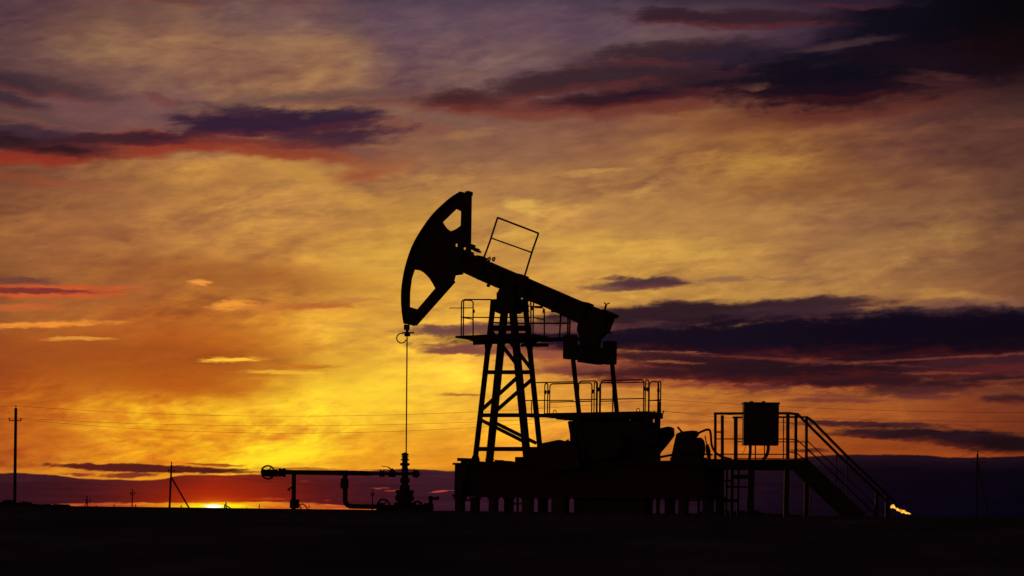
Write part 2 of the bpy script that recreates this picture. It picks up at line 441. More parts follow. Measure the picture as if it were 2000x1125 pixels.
# --- filler plant in front of the gearbox: guard over the near crank
MB().plate([(1063, 866), (1093, 860), (1096, 865), (1098, 872), (1103, 863), (1110, 858), (1112, 905), (1060, 905)], .72, .06).plate([(1114, 822), (1118, 822), (1122, 905), (1116, 905)], .62, .1).build('crank_guard', STEEL, pump)
# --- base frame
bf = MB()
LB = .62
sL, zt = sz(912, 907); sR, _ = sz(1394, 907)
zb = sz(1000, 971)[1]
zt = sz(1000, 905)[1]
for l in (LB, -LB):
    bf.ibar(loc(sL, l, (zt+zb)/2), loc(sR, l, (zt+zb)/2), .3, zt-zb, .06)
n = 14
for i in range(n+1):
    s = sL + .05 + (sR-sL-.1)*i/n
    bf.box(s-.04, s+.04, -LB+.04, LB-.04, zb+.07, zt-.07)
bf.box(sL+.02, sR-.02, -LB+.1, LB-.1, zb+.10, zb+.16)
base = bf.build('base_frame', STEEL, pump)
tp = MB()
def topslab(x0, y0, x1, y1, l0, l1, th=.10):
    a, b = M(x0, y0, (l0+l1)/2), M(x1, y1, (l0+l1)/2)
    tp.bar(a - UP*th/2, b - UP*th/2, abs(l1-l0), th)
topslab(902, 894.5, 928, 895.5, .3, .8, .1)
topslab(925, 901, 958, 902, .2, .8, .1)
topslab(968, 901, 984, 903, -.1, .5, .1)
topslab(984, 899.5, 1020, 905, -.2, .5, .12)
topslab(1064, 893, 1100, 892, -.5, .6, .25)
topslab(1030, 878, 1060, 874, .1, .4, .35)
topslab(1020, 893, 1112, 893, -.3, .5, .35)
topslab(968, 898, 982, 898.5, .3, .42, .05)
topslab(1286, 903, 1318, 902, -.3, .3, .06)
topslab(1374, 899, 1398, 901, -.2, .3, .1)
s, z = sz(893.6, 897, .75)
tp.box(s+.12, s+.28, .35, .75, zt-.05, z+.0)
tp.box(sz(889.5, 940, .9)[0], sz(905, 940, .9)[0], .7, .95, zb-.1, sz(889, 933, .9)[1])
tp.build('deck_plate', STEEL, base)
# base end plate with a lifting hole
hp = [(903+2.2*cos(t*pi/5), 920+2.8*sin(t*pi/5)) for t in range(10)]
MB().plate([(896.5, 909), (914, 909), (914, 968), (891, 968), (891, 932), (895, 928)], .72, .05, [hp]).build('end_plate', STEEL, base)
# motor mount behind the gearbox
mf = MB()
mf.box(sz(1288, 906)[0], sz(1398, 906)[0], -.5, .5, sz(1340, 930)[1], sz(1340, 901)[1])
mf.build('motor_mount', STEEL, pump)
# --- bridle and polished rod
bd = MB()
for o in (-.08, .08): bd.tube([M(795.5, 628) + N3*o, M(795.2, 650) + N3*o*.6], .018, 6)
bd.build('bridle_rope', WIRE, pump)
cb = MB(); p = M(795, 650); X = Vector((1, 0, 0))
cb.bar(p - X*.15, p + X*.23, .16, .035, side=Vector((0, 1, 0)))
cb.bar(p - X*.1 + UP*.17, p + X*.08 + UP*.17, .14, .16, side=Vector((0, 1, 0)))
cb.bar(p - X*.08 - UP*.06, p + X*.1 - UP*.06, .14, .10, side=Vector((0, 1, 0)))
cb.build('carrier_bar', IRON, pump, bevel=0.01)
q = p - X*.17 - UP*.17
MB().tube(arcpts(q, X, UP, .15, R(75), R(345), 16), .018, 6).build('rope_loop', WIRE, pump)
MB().tube([M(795.2, 641), M(793.4, 886)], .020, 8).build('polished_rod', STEEL, pump)

# ================================================================= PIERS
GP = 'concrete piers carrying the pump jack base'
def pier(x0, x1, lat, ztop, big=False):
    sa, _ = sz(x0, 985, lat); sb_, _ = sz(x1, 985, lat)
    w = (sb_-sa)
    # visible width = along-axis + lateral extent; share between the two
    full = (x1-x0)/65.0
    a = full/(cos(TH)+sin(TH)*0.9); mid = M((x0+x1)/2, 985, lat)
    s = (mid-O3).dot(D3); b = a*0.9
    if big: a = full/cos(TH)*0.82; b = .5
    m = MB(); m.box(s-a/2, s+a/2, lat-b/2, lat+b/2, -.35, ztop-.06)
    m.box(s-a/2-.03, s+a/2+.03, lat-b/2-.03, lat+b/2+.03, ztop-.06, ztop-.004)
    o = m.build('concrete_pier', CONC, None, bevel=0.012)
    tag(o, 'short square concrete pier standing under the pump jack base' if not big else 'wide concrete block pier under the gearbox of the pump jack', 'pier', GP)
for i, (a, b) in enumerate([(888, 909), (918, 938), (954, 974), (984, 1004), (1019, 1043), (1050, 1071), (1077, 1112), (1298, 1319), (1325, 1345), (1362, 1367.5), (1372, 1394), (1398, 1415)]):
    pier(a, b, LB if i % 2 == 0 else -LB, zb)
pier(1119, 1276, 0, zb, True)
pier(1283, 1289, -LB, zb)
for x0, y0, x1, y1 in ((905, 977, 922, 977), (1000, 984, 1022, 984), (1340, 977, 1365, 977), (1011, 971, 1011, 1003)):
    up = x0 == x1
    tag(MB().bar(M(x0, y0, -.2 if not up else -.27), M(x1, y1, -.2 if not up else -.27), .05, .05).build('pipe_brace', RAILM),
        'upright thin steel pipe between two short piers below the tower' if up else 'level thin steel pipe spanning between two short piers of the base', 'pipe brace', None if up else 'pipe braces between the piers')

# ================================================================= MOTOR
mp0 = M(1345, 905, -.1)
motor = thing('electric_motor', Vector((mp0.x, mp0.y, mp0.z)), 'rounded electric motor with sloping belt cover on the pump base', 'motor')
MB().plate([(1315, 893), (1325, 847.5), (1335.4, 843), (1357, 841), (1362, 846.7), (1359, 852), (1352, 858), (1350, 894)], .0, .30).build('belt_cover', STEEL, motor, bevel=0.015)
c = M(1352, 876, 0)
MB().lathe(c - D3*.05, D3 + N3*-.2, [(-.25, .30), (.0, .31), (.30, .31), (.36, .26), (.40, .12)], 28).build('motor_body', IRON, motor, smooth=False)
ft = MB()
a, za = sz(1318, 903); b, _ = sz(1372, 903)
ft.box(a, b, -.28, .28, za-.04, za+.14); ft.box(a+.1, b-.05, -.2, .2, za+.14, za+.24)
ft.build('motor_foot', IRON, motor)
MB().tube([M(1323.5, 834), M(1333, 845)], .03, 6).build('lever', RAILM, motor)
MB().tube([M(1289, 893), M(1315, 888)], .035, 6).build('tie_rod', RAILM, motor)
cd = MB().tube([M(x, y) for x, y in ((1359, 847.5), (1366, 845), (1376, 840.5), (1382, 839), (1386, 840.5), (1388.2, 848), (1389.4, 865), (1392, 875), (1397, 883), (1405, 889.5), (1414, 893.6), (1428, 897))], .034, 8, smooth=3)
tag(cd.build('cable_conduit', RAILM, None, smooth=True), 'bent conduit arching from the motor down to the landing', 'conduit')
sw = thing('switch_lever', M(1384, 903), 'thin lever with small valve body beside the arched conduit', 'lever')
MB().tube([M(1377, 851), M(1379, 862), M(1382, 872)], .018, 6).build('handle', RAILM, sw)
MB().tube([M(1381, 868), M(1383, 880), M(1385.5, 898)], [.04, .07, .05], 8).bar(M(1375, 887), M(1391, 888), .08, .05).build('valve_body', IRON, sw)

# ================================================================= SERVICE PLATFORM round the gearbox
spf = thing('service_platform', Vector((loc(sz(1200, 900)[0], 0, 0))), 'steel service platform with hooped railings above the gearbox', 'platform')
zD = sz(1190, 806.5)[1]
dk = MB()
def spx(px, l): return sz(px, 806, l)[0]
dk.box(spx(1078, .1), spx(1278, .1), -.35, .55, zD-.13, zD)
dk.box(spx(1030, .3), spx(1082, .3), .0, .5, zD-.10, zD-.01)
dk.box(spx(1240, -.5), spx(1287, -.5), -.75, -.2, zD-.16, zD-.02)
dk.box(spx(1100, .1), spx(1265, .1), -.3, .5, zD-.19, zD-.13)
dko = dk.build('platform_deck', STEEL, spf)
ps = MB()
for px, l in ((1122, .4), (1262, .4), (1136, -.3), (1282, -.45)):
    s = spx(px, l); ps.bar(loc(s, l, zt), loc(s, l, zD-.13), .08, .08)
ps.build('platform_post', STEEL, spf)
def rail_hoop(x0, x1, top, lat, mids=(835,), bot=925, rc=.09):
    p, q = m2(x0, bot, lat), m2(x1, bot, lat); q.z = p.z = max(p.z, zD-.03)
    h = m2((x0+x1)/2, top, lat).z - p.z
    g = MB(); g.tube(rounded(p, q, h, rc), .0195, 6)
    for y in mids:
        a, b = m2(x0, y, lat), m2(x1, y, lat); z = (a.z+b.z)/2; a.z = b.z = z; g.tube([a, b], .016, 6)
    g.build('railing_hoop', RAILM, spf)
for a in ((763, 785, 709, .5, ()), (800, 1108, 708, .5, (842,)), (1125, 1148, 698, .0, ()), (1012, 1142, 691, -.35, (826,)),
          (1165, 1262, 703, .5, (838,)), (1172, 1488, 685, -.35, (822,)), (1500, 1524, 684, .0, ()), (1528, 1597, 696, .1, (832,)), (1592, 1612, 694, -.5, ())):
    rail_hoop(*a)
g = MB(); g.tube([m2(690, 703, -.35), m2(972, 696, -.35)], .018, 6); g.tube([m2(625, 833, -.35), m2(975, 832, -.35)], .016, 6)
g.tube([m2(668, 833, -.35), m2(668, 935, -.35)], .018, 6); g.tube([m2(1262, 822, .5), m2(1500, 820, .5)], .013, 6)
g.tube([m2(1524, 832, .5), m2(1612, 834, .5)], .016, 6); g.tube([m2(1290, 702, .5), m2(1490, 700, .5)], .014, 6)
g.build('guard_rail', RAILM, spf)
kn = MB()
for x, y in ((769, 765), (790, 765), (1118, 760), (1157, 745), (1268, 760), (1495, 740), (1517, 745), (1597, 755)):
    kn.lathe(m2(x, y+22, .1), UP, [(0, .02), (.03, .04), (.1, .04), (.12, .02)], 8)
kn.build('rail_coupling', RAILM, spf)
for x, y in ((838, 918), (1449, 905)):
    c = m2(x, y, .2); MB().tube(arcpts(c, D3, UP, .055, 0, 2*pi, 14)[:-1], .012, 6, closed=True).build('lifting_ring', IRON, dko)

# ================================================================= STAIR LANDING
def z4(x, y): return 1260+x/3.515, 740+y/3.515
YN, YF = 55.6, 57.2
def n4(x, y): return W(*z4(x, y), YN)
def f4(x, y): return W(*z4(x, y), YF)
st = thing('stair_landing', Vector((W(1480, 1000, 56.4).x, 56.4, 0)), 'steel landing with handrails and a staircase descending to the right', 'staircase')
a, b = n4(395, 553), n4(1110, 553); zl = a.z; 
m = MB(); m.wbox(W(1372, 897, YF).x, W(1577, 897, YN).x, YN, YF, n4(740, 618).z, n4(740, 553).z-.0)
m.build('landing_deck', STEEL, st)
m = MB()
for x, w in ((730, .18), (972, .11), (1110, .09)):
    for Y, fn in ((YN+.08, n4),) + (((YF-.1, f4),) if x != 730 else ()):
        p = fn(x, 620); q = Vector((p.x - .01, p.y, -.15)); m = MB(); m.bar(Vector((p.x, Y, p.z)), Vector((q.x, Y, q.z)), w, w, side=X); m.build('landing_leg', STEEL, st)
m = MB(); p = n4(1137, 770); m.bar(p, Vector((p.x, p.y, -.1)), .03, .03, side=X)
m.build('thin_pipe', RAILM, st)
# lattice ladder between base and landing
m = MB()
for x, w in ((560, .06), (597, .09), (640, .06)): m.bar(f4(x, 622), Vector((f4(x, 622).x, YF, -.1)), w, .05, side=X)
for x0, x1, y, h in ((590, 720, 672, .11), (550, 720, 742, .05), (540, 640, 836, .09), (540, 600, 700, .05)): m.bar(f4(x0, y), f4(x1, y), .05, h, side=Vector((0, 1, 0)))
m.build('lattice_support', STEEL, st)
# posts
for x, y0, y1, w, fn in ((482, 237, 553, .07, n4), (622, 262, 553, .10, n4), (980, 237, 553, .09, n4), (530, 250, 553, .085, f4), (1035, 250, 556, .08, f4), (1108, 258, 570, .075, f4), (820, 440, 553, .03, f4), (757, 440, 553, .035, f4), (950, 265, 553, .03, f4)):
    p, q = fn(x, y0), fn(x-(1 if x > 900 else 0), y1); MB().bar(q, p, w, w, side=X).build('rail_post', RAILM, st)
m = MB()
YS = Vector((0, 1, 0))
m.bar(n4(472, 238), n4(985, 236), .08, .065, YS).bar(n4(983, 235), n4(1050, 243), .08, .065, YS)
m.bar(n4(1046, 241), n4(1325, 519), .08, .065, YS).bar(n4(1322, 517), n4(1665, 845), .08, .07, YS)
m.build('handrail', RAILM, st)
m = MB()
m.bar(f4(600, 264), f4(1112, 262), .08, .05, YS).bar(f4(1108, 261), f4(1150, 292), .08, .07, YS).bar(f4(1148, 290), f4(1400, 546), .08, .07, YS).bar(f4(1397, 543), f4(1722, 852), .08, .07, YS)
m.bar(f4(1716, 846), f4(1728, 885), .06, .05, YS)
m.build('handrail', RAILM, st)
m = MB()
for y in (412, 517): m.tube([n4(482, y), n4(980, y+1)], .016, 6)
m.tube([n4(980, 412), n4(1045, 420), n4(1330, 685), n4(1590, 935)], .016, 6)
m.tube([n4(980, 500), n4(1045, 512), n4(1500, 940)], .016, 6)
m.tube([n4(482, 365), n4(530, 365)], .02, 6)
m.build('mid_rail', RAILM, st)
m = MB()
for y in (431, 547): m.tube([f4(622, y), f4(1108, y+2)], .014, 6)
m.tube([f4(1108, 420), f4(1400, 695), f4(1640, 920)], .015, 6)
m.tube([f4(1108, 472), f4(1400, 760), f4(1590, 945)], .015, 6)
m.build('mid_rail', RAILM, st)
for x, y0, y1, w, fn in ((1315, 515, 720, .028, n4), (1388, 545, 790, .028, f4), (1590, 780, 960, .1, n4), (1662, 800, 962, .11, f4)):
    p, q = fn(x, y0), fn(x-1, y1)
    MB().bar(q, p, w, w, side=X).build('rail_post', RAILM, st)
# stringers and treads
for fn, Y in ((n4, YN), (f4, YF)):
    A, B = fn(1060, 588), fn(1470, 972)
    d = (B-A).normalized(); MB().bar(A, B, .06, .52, YS).build('stair_stringer', STEEL, st)
m = MB(); A, B = n4(1075, 585), n4(1480, 968)
for i in range(13):
    p = A.lerp(B, (i+.3)/13.0)
    m.wbox(p.x-.08, p.x+.22, YN+.04, YF-.04, p.z-.10, p.z-.04)
m.build('stair_tread', STEEL, st)

# ================================================================= CONTROL CABINET
YC = YN - .25
def c4(x, y): return W(*z4(x, y), YC)
cp = c4(790, 470)
cab = thing('control_cabinet', cp, 'square dark control cabinet raised on the landing railing', 'cabinet')
a, b = c4(670, 456), c4(914, 172)
MB().wbox(a.x, b.x, YC-.2, YC+.2, a.z, b.z).build('cabinet_box', CAB, cab, bevel=0.015)
MB().wbox(a.x-.02, b.x+.02, YC-.24, YC+.24, b.z-.02, b.z+.03).build('cabinet_roof', CAB, cab, bevel=0.008)
MB().wbox(a.x+.06, b.x-.06, YC-.222, YC-.205, a.z+.06, b.z-.08).build('door', CAB, cab, bevel=0.006)
for x in (730, 813):
    p = c4(x, 158); MB().lathe(p, UP, [(-.12, .045), (-.02, .045), (-.02, .055), (.02, .05)], 12).build('cable_gland', IRON, cab)
MB().tube([c4(722, 450), c4(722, 500), c4(716, 556)], .042, 8).build('cable', WIRE, cab)
MB().tube([c4(845, 450), c4(846, 480), c4(840, 510), c4(828, 535), c4(806, 556)], .045, 8, smooth=3).build('cable', WIRE, cab)
MB().tube([c4(690, 452), c4(686, 480), c4(675, 502), c4(660, 518)], .008, 5, smooth=3).build('cable', WIRE, cab)

# ================================================================= WELLHEAD
YW = M(794, 900).y
def z5(x, y): return 480+x/4.545, 840+y/4.545
def w5(x, y, dy=0): return W(*z5(x, y), YW+dy)
PX = 4.545*F/YW       # zoomed pixels per metre
base0 = w5(1412, 712)
wh = thing('wellhead', Vector((base0.x, YW, 0)), 'wellhead with stacked flanges and stuffing box beneath the polished rod', 'wellhead')
def lz(x, prof, name, m=IRON, parent=None, n=24):
    top = w5(x, prof[0][0]); b = MB()
    b.lathe(top, -UP, [((y-prof[0][0])/PX, r/PX) for y, r in prof], n); return b.build(name, m, parent or wh)
lz(1414, [(198, 8), (202, 14), (208, 28), (221, 36), (224, 34), (226, 24), (233, 24), (235, 33), (240, 33), (242, 26), (256, 26), (259, 38), (268, 38), (271, 25), (290, 25), (294, 42), (303, 44), (313, 42), (318, 26), (338, 27)], 'stuffing_box')
lz(1413, [(338, 29), (352, 30), (372, 32), (398, 32), (412, 29), (422, 29), (427, 38), (440, 43), (455, 43), (468, 38), (478, 29), (486, 29)], 'pumping_tee')
lz(1411, [(486, 30), (490, 44), (500, 46), (534, 46), (534, 82), (552, 85), (556, 85), (558, 76), (588, 76), (590, 85), (612, 85), (628, 82), (632, 60), (640, 60), (642, 95), (665, 98), (668, 80), (712, 80), (740, 84)], 'casing_head')
m = MB(); m.lathe(w5(1440, 386), X, [(0, 13/PX), (38/PX, 13/PX)], 12); m.build('gauge_stem', IRON, wh)
m = MB(); m.lathe(w5(1510, 388) - YS*.05, YS, [(0, 30/PX), (.02, 35/PX), (.08, 35/PX), (.1, 30/PX)], 24); m.build('gauge', IRON, wh)
# side valve with rim wheel on the left of the casing head
def wheel(c, ax, r, tube, spokes, parent, name='handwheel', hub=.03, rot=0.3):
    u = ax.orthogonal().normalized(); v = ax.cross(u).normalized(); b = MB()
    b.tube(arcpts(c, u, v, r, 0, 2*pi, 28)[:-1], tube, 8, closed=True)
    for k in range(spokes):
        t = rot + 2*pi*k/spokes; b.tube([c, c + (u*cos(t)+v*sin(t))*r], tube*.7, 6)
    b.lathe(c - ax*hub, ax, [(0, hub), (2*hub, hub)], 12)
    return b.build(name, IRON, parent)
AX = Vector((-.35, -.93, 0)).normalized()
wheel(w5(1222, 672, -.2), AX, 58/PX, 9/PX, 4, wh)
wheel(w5(1522, 690, -.2), AX, 56/PX, 9/PX, 4, wh)
m = MB(); m.lathe(w5(1160, 690), X, [(0, 30/PX), (20/PX, 45/PX), (60/PX, 45/PX), (70/PX, 28/PX), (150/PX, 28/PX), (155/PX, 52/PX), (190/PX, 52/PX)], 20).build('side_valve', IRON, wh)
m = MB(); m.lathe(w5(1480, 690), X, [(0, 50/PX), (30/PX, 50/PX), (34/PX, 30/PX), (100/PX, 30/PX), (105/PX, 45/PX), (178/PX, 45/PX), (186/PX, 36/PX)], 20).build('side_valve', IRON, wh)
lv = MB(); lv.lathe(w5(1640, 655), UP, [(0, 26/PX), (12/PX, 18/PX), (40/PX, 16/PX), (45/PX, 22/PX), (66/PX, 22/PX), (70/PX, 12/PX)], 14)
lv.tube([w5(1635, 600), w5(1665, 610), w5(1700, 603)], [14/PX, 12/PX, 14/PX], 8); lv.lathe(w5(1692, 604), X, [(0, 12/PX), (4/PX, 18/PX), (20/PX, 18/PX), (24/PX, 12/PX)], 12)
lv.build('sampling_cock', IRON, wh)

# ================================================================= FLOW LINE
fw = thing('flow_line', Vector((w5(800, 700).x, YW, 0)), 'long horizontal flow pipe on posts running left from the wellhead', 'pipe')
m = MB(); pp = [(355, 372), (440, 375), (800, 379), (1110, 384)]
m.tube([w5(*p) for p in pp], 21/PX, 16); m.tube([w5(1108, 384), w5(1130, 385), w5(1385, 388)], [21/PX, 14/PX, 13/PX], 14)
m.lathe(w5(800, 379), X, [(-6/PX, 23/PX), (110/PX, 24/PX)], 16)
m.build('main_pipe', STEEL, fw, smooth=True)
m = MB(); m.lathe(w5(1188, 386), X, [(0, 15/PX), (4/PX, 34/PX), (14/PX, 34/PX), (18/PX, 24/PX), (30/PX, 24/PX), (34/PX, 34/PX), (42/PX, 34/PX), (46/PX, 14/PX)], 18).build('pipe_union', IRON, fw)
m = MB(); m.lathe(w5(1262, 388), X, [(0, 15/PX), (12/PX, 28/PX), (60/PX, 30/PX), (75/PX, 14/PX)], 16)
m.lathe(w5(1300, 370), UP, [(0, 18/PX), (22/PX, 14/PX), (30/PX, 8/PX)], 12)
vv = m.build('ball_valve', IRON, fw)
MB().bar(w5(1203, 319), w5(1262, 327), .05, .02, YS).bar(w5(1262, 327), w5(1310, 362), .05, .035, YS).build('valve_lever', RAILM, vv)
# gate valve and hand wheel at the left end
m = MB(); m.lathe(w5(355, 378), -X, [(0, 36/PX), (6/PX, 40/PX), (24/PX, 40/PX), (28/PX, 34/PX), (44/PX, 34/PX), (46/PX, 40/PX), (62/PX, 38/PX), (66/PX, 14/PX), (80/PX, 16/PX)], 20)
m.lathe(w5(288, 382), -X, [(0, 18/PX), (6/PX, 34/PX), (26/PX, 34/PX), (30/PX, 30/PX), (90/PX, 34/PX), (110/PX, 30/PX), (140/PX, 36/PX), (148/PX, 26/PX)], 20)
m.build('gate_valve', IRON, fw)
wheel(w5(197, 375, -.22), Vector((.35, -.93, .1)).normalized(), 59/PX, 7.5/PX, 3, fw, rot=1.35)
lz(428, [(388, 19), (628, 20), (630, 24), (640, 34), (688, 36), (692, 20), (740, 20)], 'support_post', STEEL, fw)
m = MB(); m.bar(w5(412, 505), w5(372, 531), .05, .05, YS); m.bar(w5(380, 522), w5(391, 542), .03, .03, YS); m.build('tap_handle', IRON, fw)
m = MB(); m.bar(w5(396, 655), w5(474, 655), .18, .28, YS); m.build('post_clamp', IRON, fw, bevel=.02)
m = MB(); m.tube([w5(478, 665), w5(500, 656), w5(525, 668), w5(545, 695), w5(550, 715)], 5/PX, 6, smooth=3); m.tube([w5(475, 665), w5(490, 690), w5(495, 715)], 5/PX, 6, smooth=3); m.build('hose', WIRE, fw)
m = MB(); m.tube([w5(883, 385), w5(883, 610), w5(886, 640), w5(900, 662), w5(925, 674), w5(960, 677), w5(1165, 681)], 21.5/PX, 16, smooth=4)
m.build('drop_pipe', STEEL, fw, smooth=True)
lz(877, [(425, 22), (432, 30), (440, 35), (515, 36), (522, 24)], 'check_valve', IRON, fw)
m = MB(); m.lathe(w5(845, 478), -X, [(0, 20/PX), (5/PX, 12/PX)], 10).build('valve_cap', IRON, fw)

# ================================================================= UTILITY POLES AND CABLES
def pole(base, top, Y, w, arm, label, ins=True, strut=None, group=None, army=None, pin=8, cat='utility pole'):
    s = F/Y
    b, t = W(*base, Y), W(*top, Y); b2 = b + (b-t).normalized()*1.2
    o = thing('utility_pole', Vector((b.x, Y, gz(b.x, Y))), label, cat, group)
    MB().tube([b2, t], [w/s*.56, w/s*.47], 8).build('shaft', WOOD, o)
    out = []
    if arm:
        x0, x1, y = arm
        a0, a1 = W(x0, y, Y), W(x1, y, Y); a1.z = a0.z = (a0.z+a1.z)/2
        MB().bar(a0, a1, .12, max(.07, 1.1/s), YS).build('crossarm', STEEL, o)
        if ins:
            for e in (a0.lerp(a1, .03), a0.lerp(a1, .97)):
                k = max(.055, 1.3/s); MB().lathe(e, UP, [(0, k*.3), (k*1.2, k*.3), (k*1.3, k), (k*2.2, k*.9), (k*2.6, k*1.1), (k*4.2, k*.6), (k*4.4, k*.2)], 10).build('insulator', CERA, o)
                out.append(e + UP*k*3.6)
        else: out += [a0, a1]
    if ins:
        k = max(.055, 1.3/s); MB().lathe(t, UP, [(-.05, k*.4), (k*1.4, k*.4), (k*1.5, k*1.1), (k*2.4, k*.8), (k*2.8, k*1.1), (k*4.2, k*.6)], 10).build('insulator', CERA, o)
    out.insert(0, t + UP*max(.055, 1.3/s)*3.4)
    if strut:
        MB().tube([W(*strut[0], Y), W(*strut[1], Y-.5) + (W(*strut[1], Y-.5)-W(*strut[0], Y)).normalized()*.8], w/s*.42, 8).build('strut', WOOD, o)
    return out
PG = 'utility poles of the power line'
t1 = pole((28.6, 986), (31, 797), 165, 5.9, (17.5, 41.5, 821.5), 'tall utility pole at the far left with crossarm and pin insulators', group=PG)
vv1 = MB()
t2 = pole((1284.5, 1003), (1287.5, 785), 150, 6.4, (1277, 1296, 808), 'utility pole half hidden behind the service platform and gearbox', group=PG)
def shift(pts, dx, dy): return [p + Vector((dx, dy, 0)) for p in pts]
t3 = [Vector((66, 136, 8.6)), Vector((65.6, 135.6, 7.9)), Vector((66.5, 136.5, 7.9))]
t0 = [Vector((-96, 181, 8.3)), Vector((-96.5, 180.6, 7.4)), Vector((-95.5, 181.5, 7.1))]
def cable(p, q, sag, label, r=.0105):
    pts = []
    for i in range(33):
        t = i/32; v = p.lerp(q, t); v.z -= sag*4*t*(1-t); pts.append(v)
    tag(MB().tube(pts, r, 5).build('power_cable', WIRE), label, 'cable', 'power line cables')
cable(t1[0], t2[0], 1.05, 'topmost cable sagging between the leftmost pole and the gearbox')
cable(t1[1], t2[1], 1.45, 'lowest cable sagging between the leftmost pole and the gearbox')
cable(t1[2], t2[2], .85, 'middle cable sagging between the leftmost pole and the gearbox')
cable(t2[0], t3[0], 1.0, 'topmost cable running right from behind the platform above the stairs')
cable(t2[1], t3[1], .85, 'middle cable running right from behind the platform past the cabinet')
cable(t2[2], t3[2], 1.65, 'lowest cable running right from behind the platform past the cabinet')
cable(t0[0], t1[0], 1.0, 'topmost cable leaving the leftmost pole to the left')
cable(t0[1], t1[1], .9, 'middle cable leaving the leftmost pole to the left')
cable(t0[2], t1[2], .9, 'lowest cable leaving the leftmost pole to the left')
PD = 'distant poles along the horizon'
tA = pole((331, 993), (335, 907.5), 300, 3.9, (329, 340.5, 922.5), 'leaning utility pole propped by a slanting strut left of the sun', strut=((334.5, 932), (370, 993.5)))
tB = pole((257.9, 992), (258.6, 960.5), 620, 2.2, (255.5, 262.5, 966.5), 'slim pole left of the strutted leaning pole', group=PD)
tC = pole((170.7, 992), (170.2, 974), 760, 2.2, (168, 176, 980.5), 'short pole with a slanting strut near the left scrub', strut=((170, 980), (164, 991.5)), group=PD)
pole((222.7, 993), (222.7, 985), 1300, 1.3, (220.5, 225, 988), 'tiny far pole between the two slim poles at left', ins=False, group=PD)
pole((264.8, 993), (264.8, 984.5), 1300, 1.3, (263, 266.8, 988), 'tiny far pole just right of the slim pole', ins=False, group=PD)
pole((354, 993.5), (354, 986), 1400, 1.3, (352, 356, 989.5), 'tiny far pole under the slanting strut', ins=False, group=PD)
pole((482, 994.5), (482, 990), 1700, 1.1, None, 'faint stub of a far pole right of the small distant pump jack', ins=False, group=PD)
pole((506.8, 995), (506.8, 984.5), 1300, 1.4, (505, 508.6, 988.5), 'tiny far pole below the large handwheel', ins=False, group=PD)
pole((603.6, 996), (603.6, 985.5), 1300, 1.2, (602, 605.2, 988.5), 'tiny far pole between the two pipe supports', ins=False, group=PD)
pole((38.5, 988), (38.5, 980), 1200, 1.1, None, 'tiny far pole beside the tall leftmost pole', ins=False, group=PD)
tD = pole((727, 997.5), (727.8, 961), 560, 2.2, (724.5, 730.5, 968), 'slim pole seen through the pipework left of the wellhead', group=PD)
tE = pole((1907, 1012.5), (1909.3, 886), 215, 3.8, (1897, 1923.5, 903), 'dark pole with slanting strut at the far right beyond the stairs', strut=((1910.5, 906), (1931.5, 1013)))
cable(tA[1], W(1120, 925, 270), 2.0, 'faint cable running right from the leaning strutted pole', .012)
cable(tC[1], tB[1], 1.0, 'faint cable between the two slim poles at left', .02)
cable(tB[1], tD[1], 2.4, 'long faint cable crossing low in front of the dark cloud', .02)
cable(tD[1], W(1130, 975, 560), 1.4, 'faint low cable running behind the wellhead to the base', .02)
cable(W(1560, 903, 260), tE[0], 1.6, 'faint cable rising to the dark pole at far right', .014)
cable(tE[0], W(2260, 915, 180), 1.2, 'faint cable leaving the dark pole towards the right edge', .014)

# ================================================================= DISTANT PUMP JACK
YD = 1850
def dz(x, y): return W(380+x/18.75, 950+y/18.75, YD)
dp = thing('pump_jack', Vector((dz(1150, 840).x, YD, -.3)), 'tiny distant pump jack on the horizon beside the setting sun', 'pump jack')
m = MB(); 
for a, b in (((1105, 660), (1068, 870)), ((1118, 660), (1105, 870)), ((1150, 700), (1150, 860)), ((1165, 740), (1200, 860))): m.bar(dz(*a), dz(*b), .8, .6, YS)
m.build('tower', STEEL, dp)
m = MB(); m.bar(dz(1120, 680), dz(1390, 845), .8, 1.0, YS); m.build('walking_beam', STEEL, dp)
m = MB(); m.face_prism([dz(*p) for p in ((1130, 570), (1165, 575), (1170, 610), (1160, 700), (1140, 715), (1100, 690), (1092, 655), (1125, 650), (1135, 622), (1122, 600))], YS*1.0); m.build('horse_head', STEEL, dp)
m = MB(); m.bar(dz(1225, 790), dz(1210, 860), 1, 1.2, YS); m.bar(dz(1270, 810), dz(1330, 860), 1.6, 2.0, YS); m.build('gearbox', IRON, dp)

# ================================================================= GAS FLARE
YG = 420
def z7(x, y): return W(1660+x/5.624, 860+y/5.624, YG)
def emis(name):
    m = bpy.data.materials.new(name); m.use_nodes = True; nt = m.node_tree; nt.nodes.clear()
    o = nt.nodes.new('ShaderNodeOutputMaterial'); e = nt.nodes.new('ShaderNodeEmission')
    tc = nt.nodes.new('ShaderNodeTexCoord'); n = nt.nodes.new('ShaderNodeTexNoise'); n.inputs['Scale'].default_value = 1.5
    r = nt.nodes.new('ShaderNodeValToRGB'); r.color_ramp.elements[0].color = (1, .22, .01, 1); r.color_ramp.elements[1].color = (1, .62, .07, 1)
    r.color_ramp.elements[0].position = .36; r.color_ramp.elements[1].position = .58
    nt.links.new(tc.outputs['Object'], n.inputs['Vector']); nt.links.new(n.outputs['Fac'], r.inputs['Fac'])
    nt.links.new(r.outputs['Color'], e.inputs['Color']); e.inputs['Strength'].default_value = 1.15; nt.links.new(e.outputs[0], o.inputs[0]); return m
FL = emis('flame_glow')
fp = [(448, 738, 6), (458, 728, 13), (470, 722, 17), (482, 729, 14), (492, 740, 10), (503, 750, 9), (520, 758, 13), (538, 766, 15), (558, 774, 15), (580, 781, 18), (600, 789, 14), (622, 798, 13), (642, 804, 9), (668, 807, 3)]
cpts = spline([z7(x, y) for x, y, r in fp], 5); rr = []
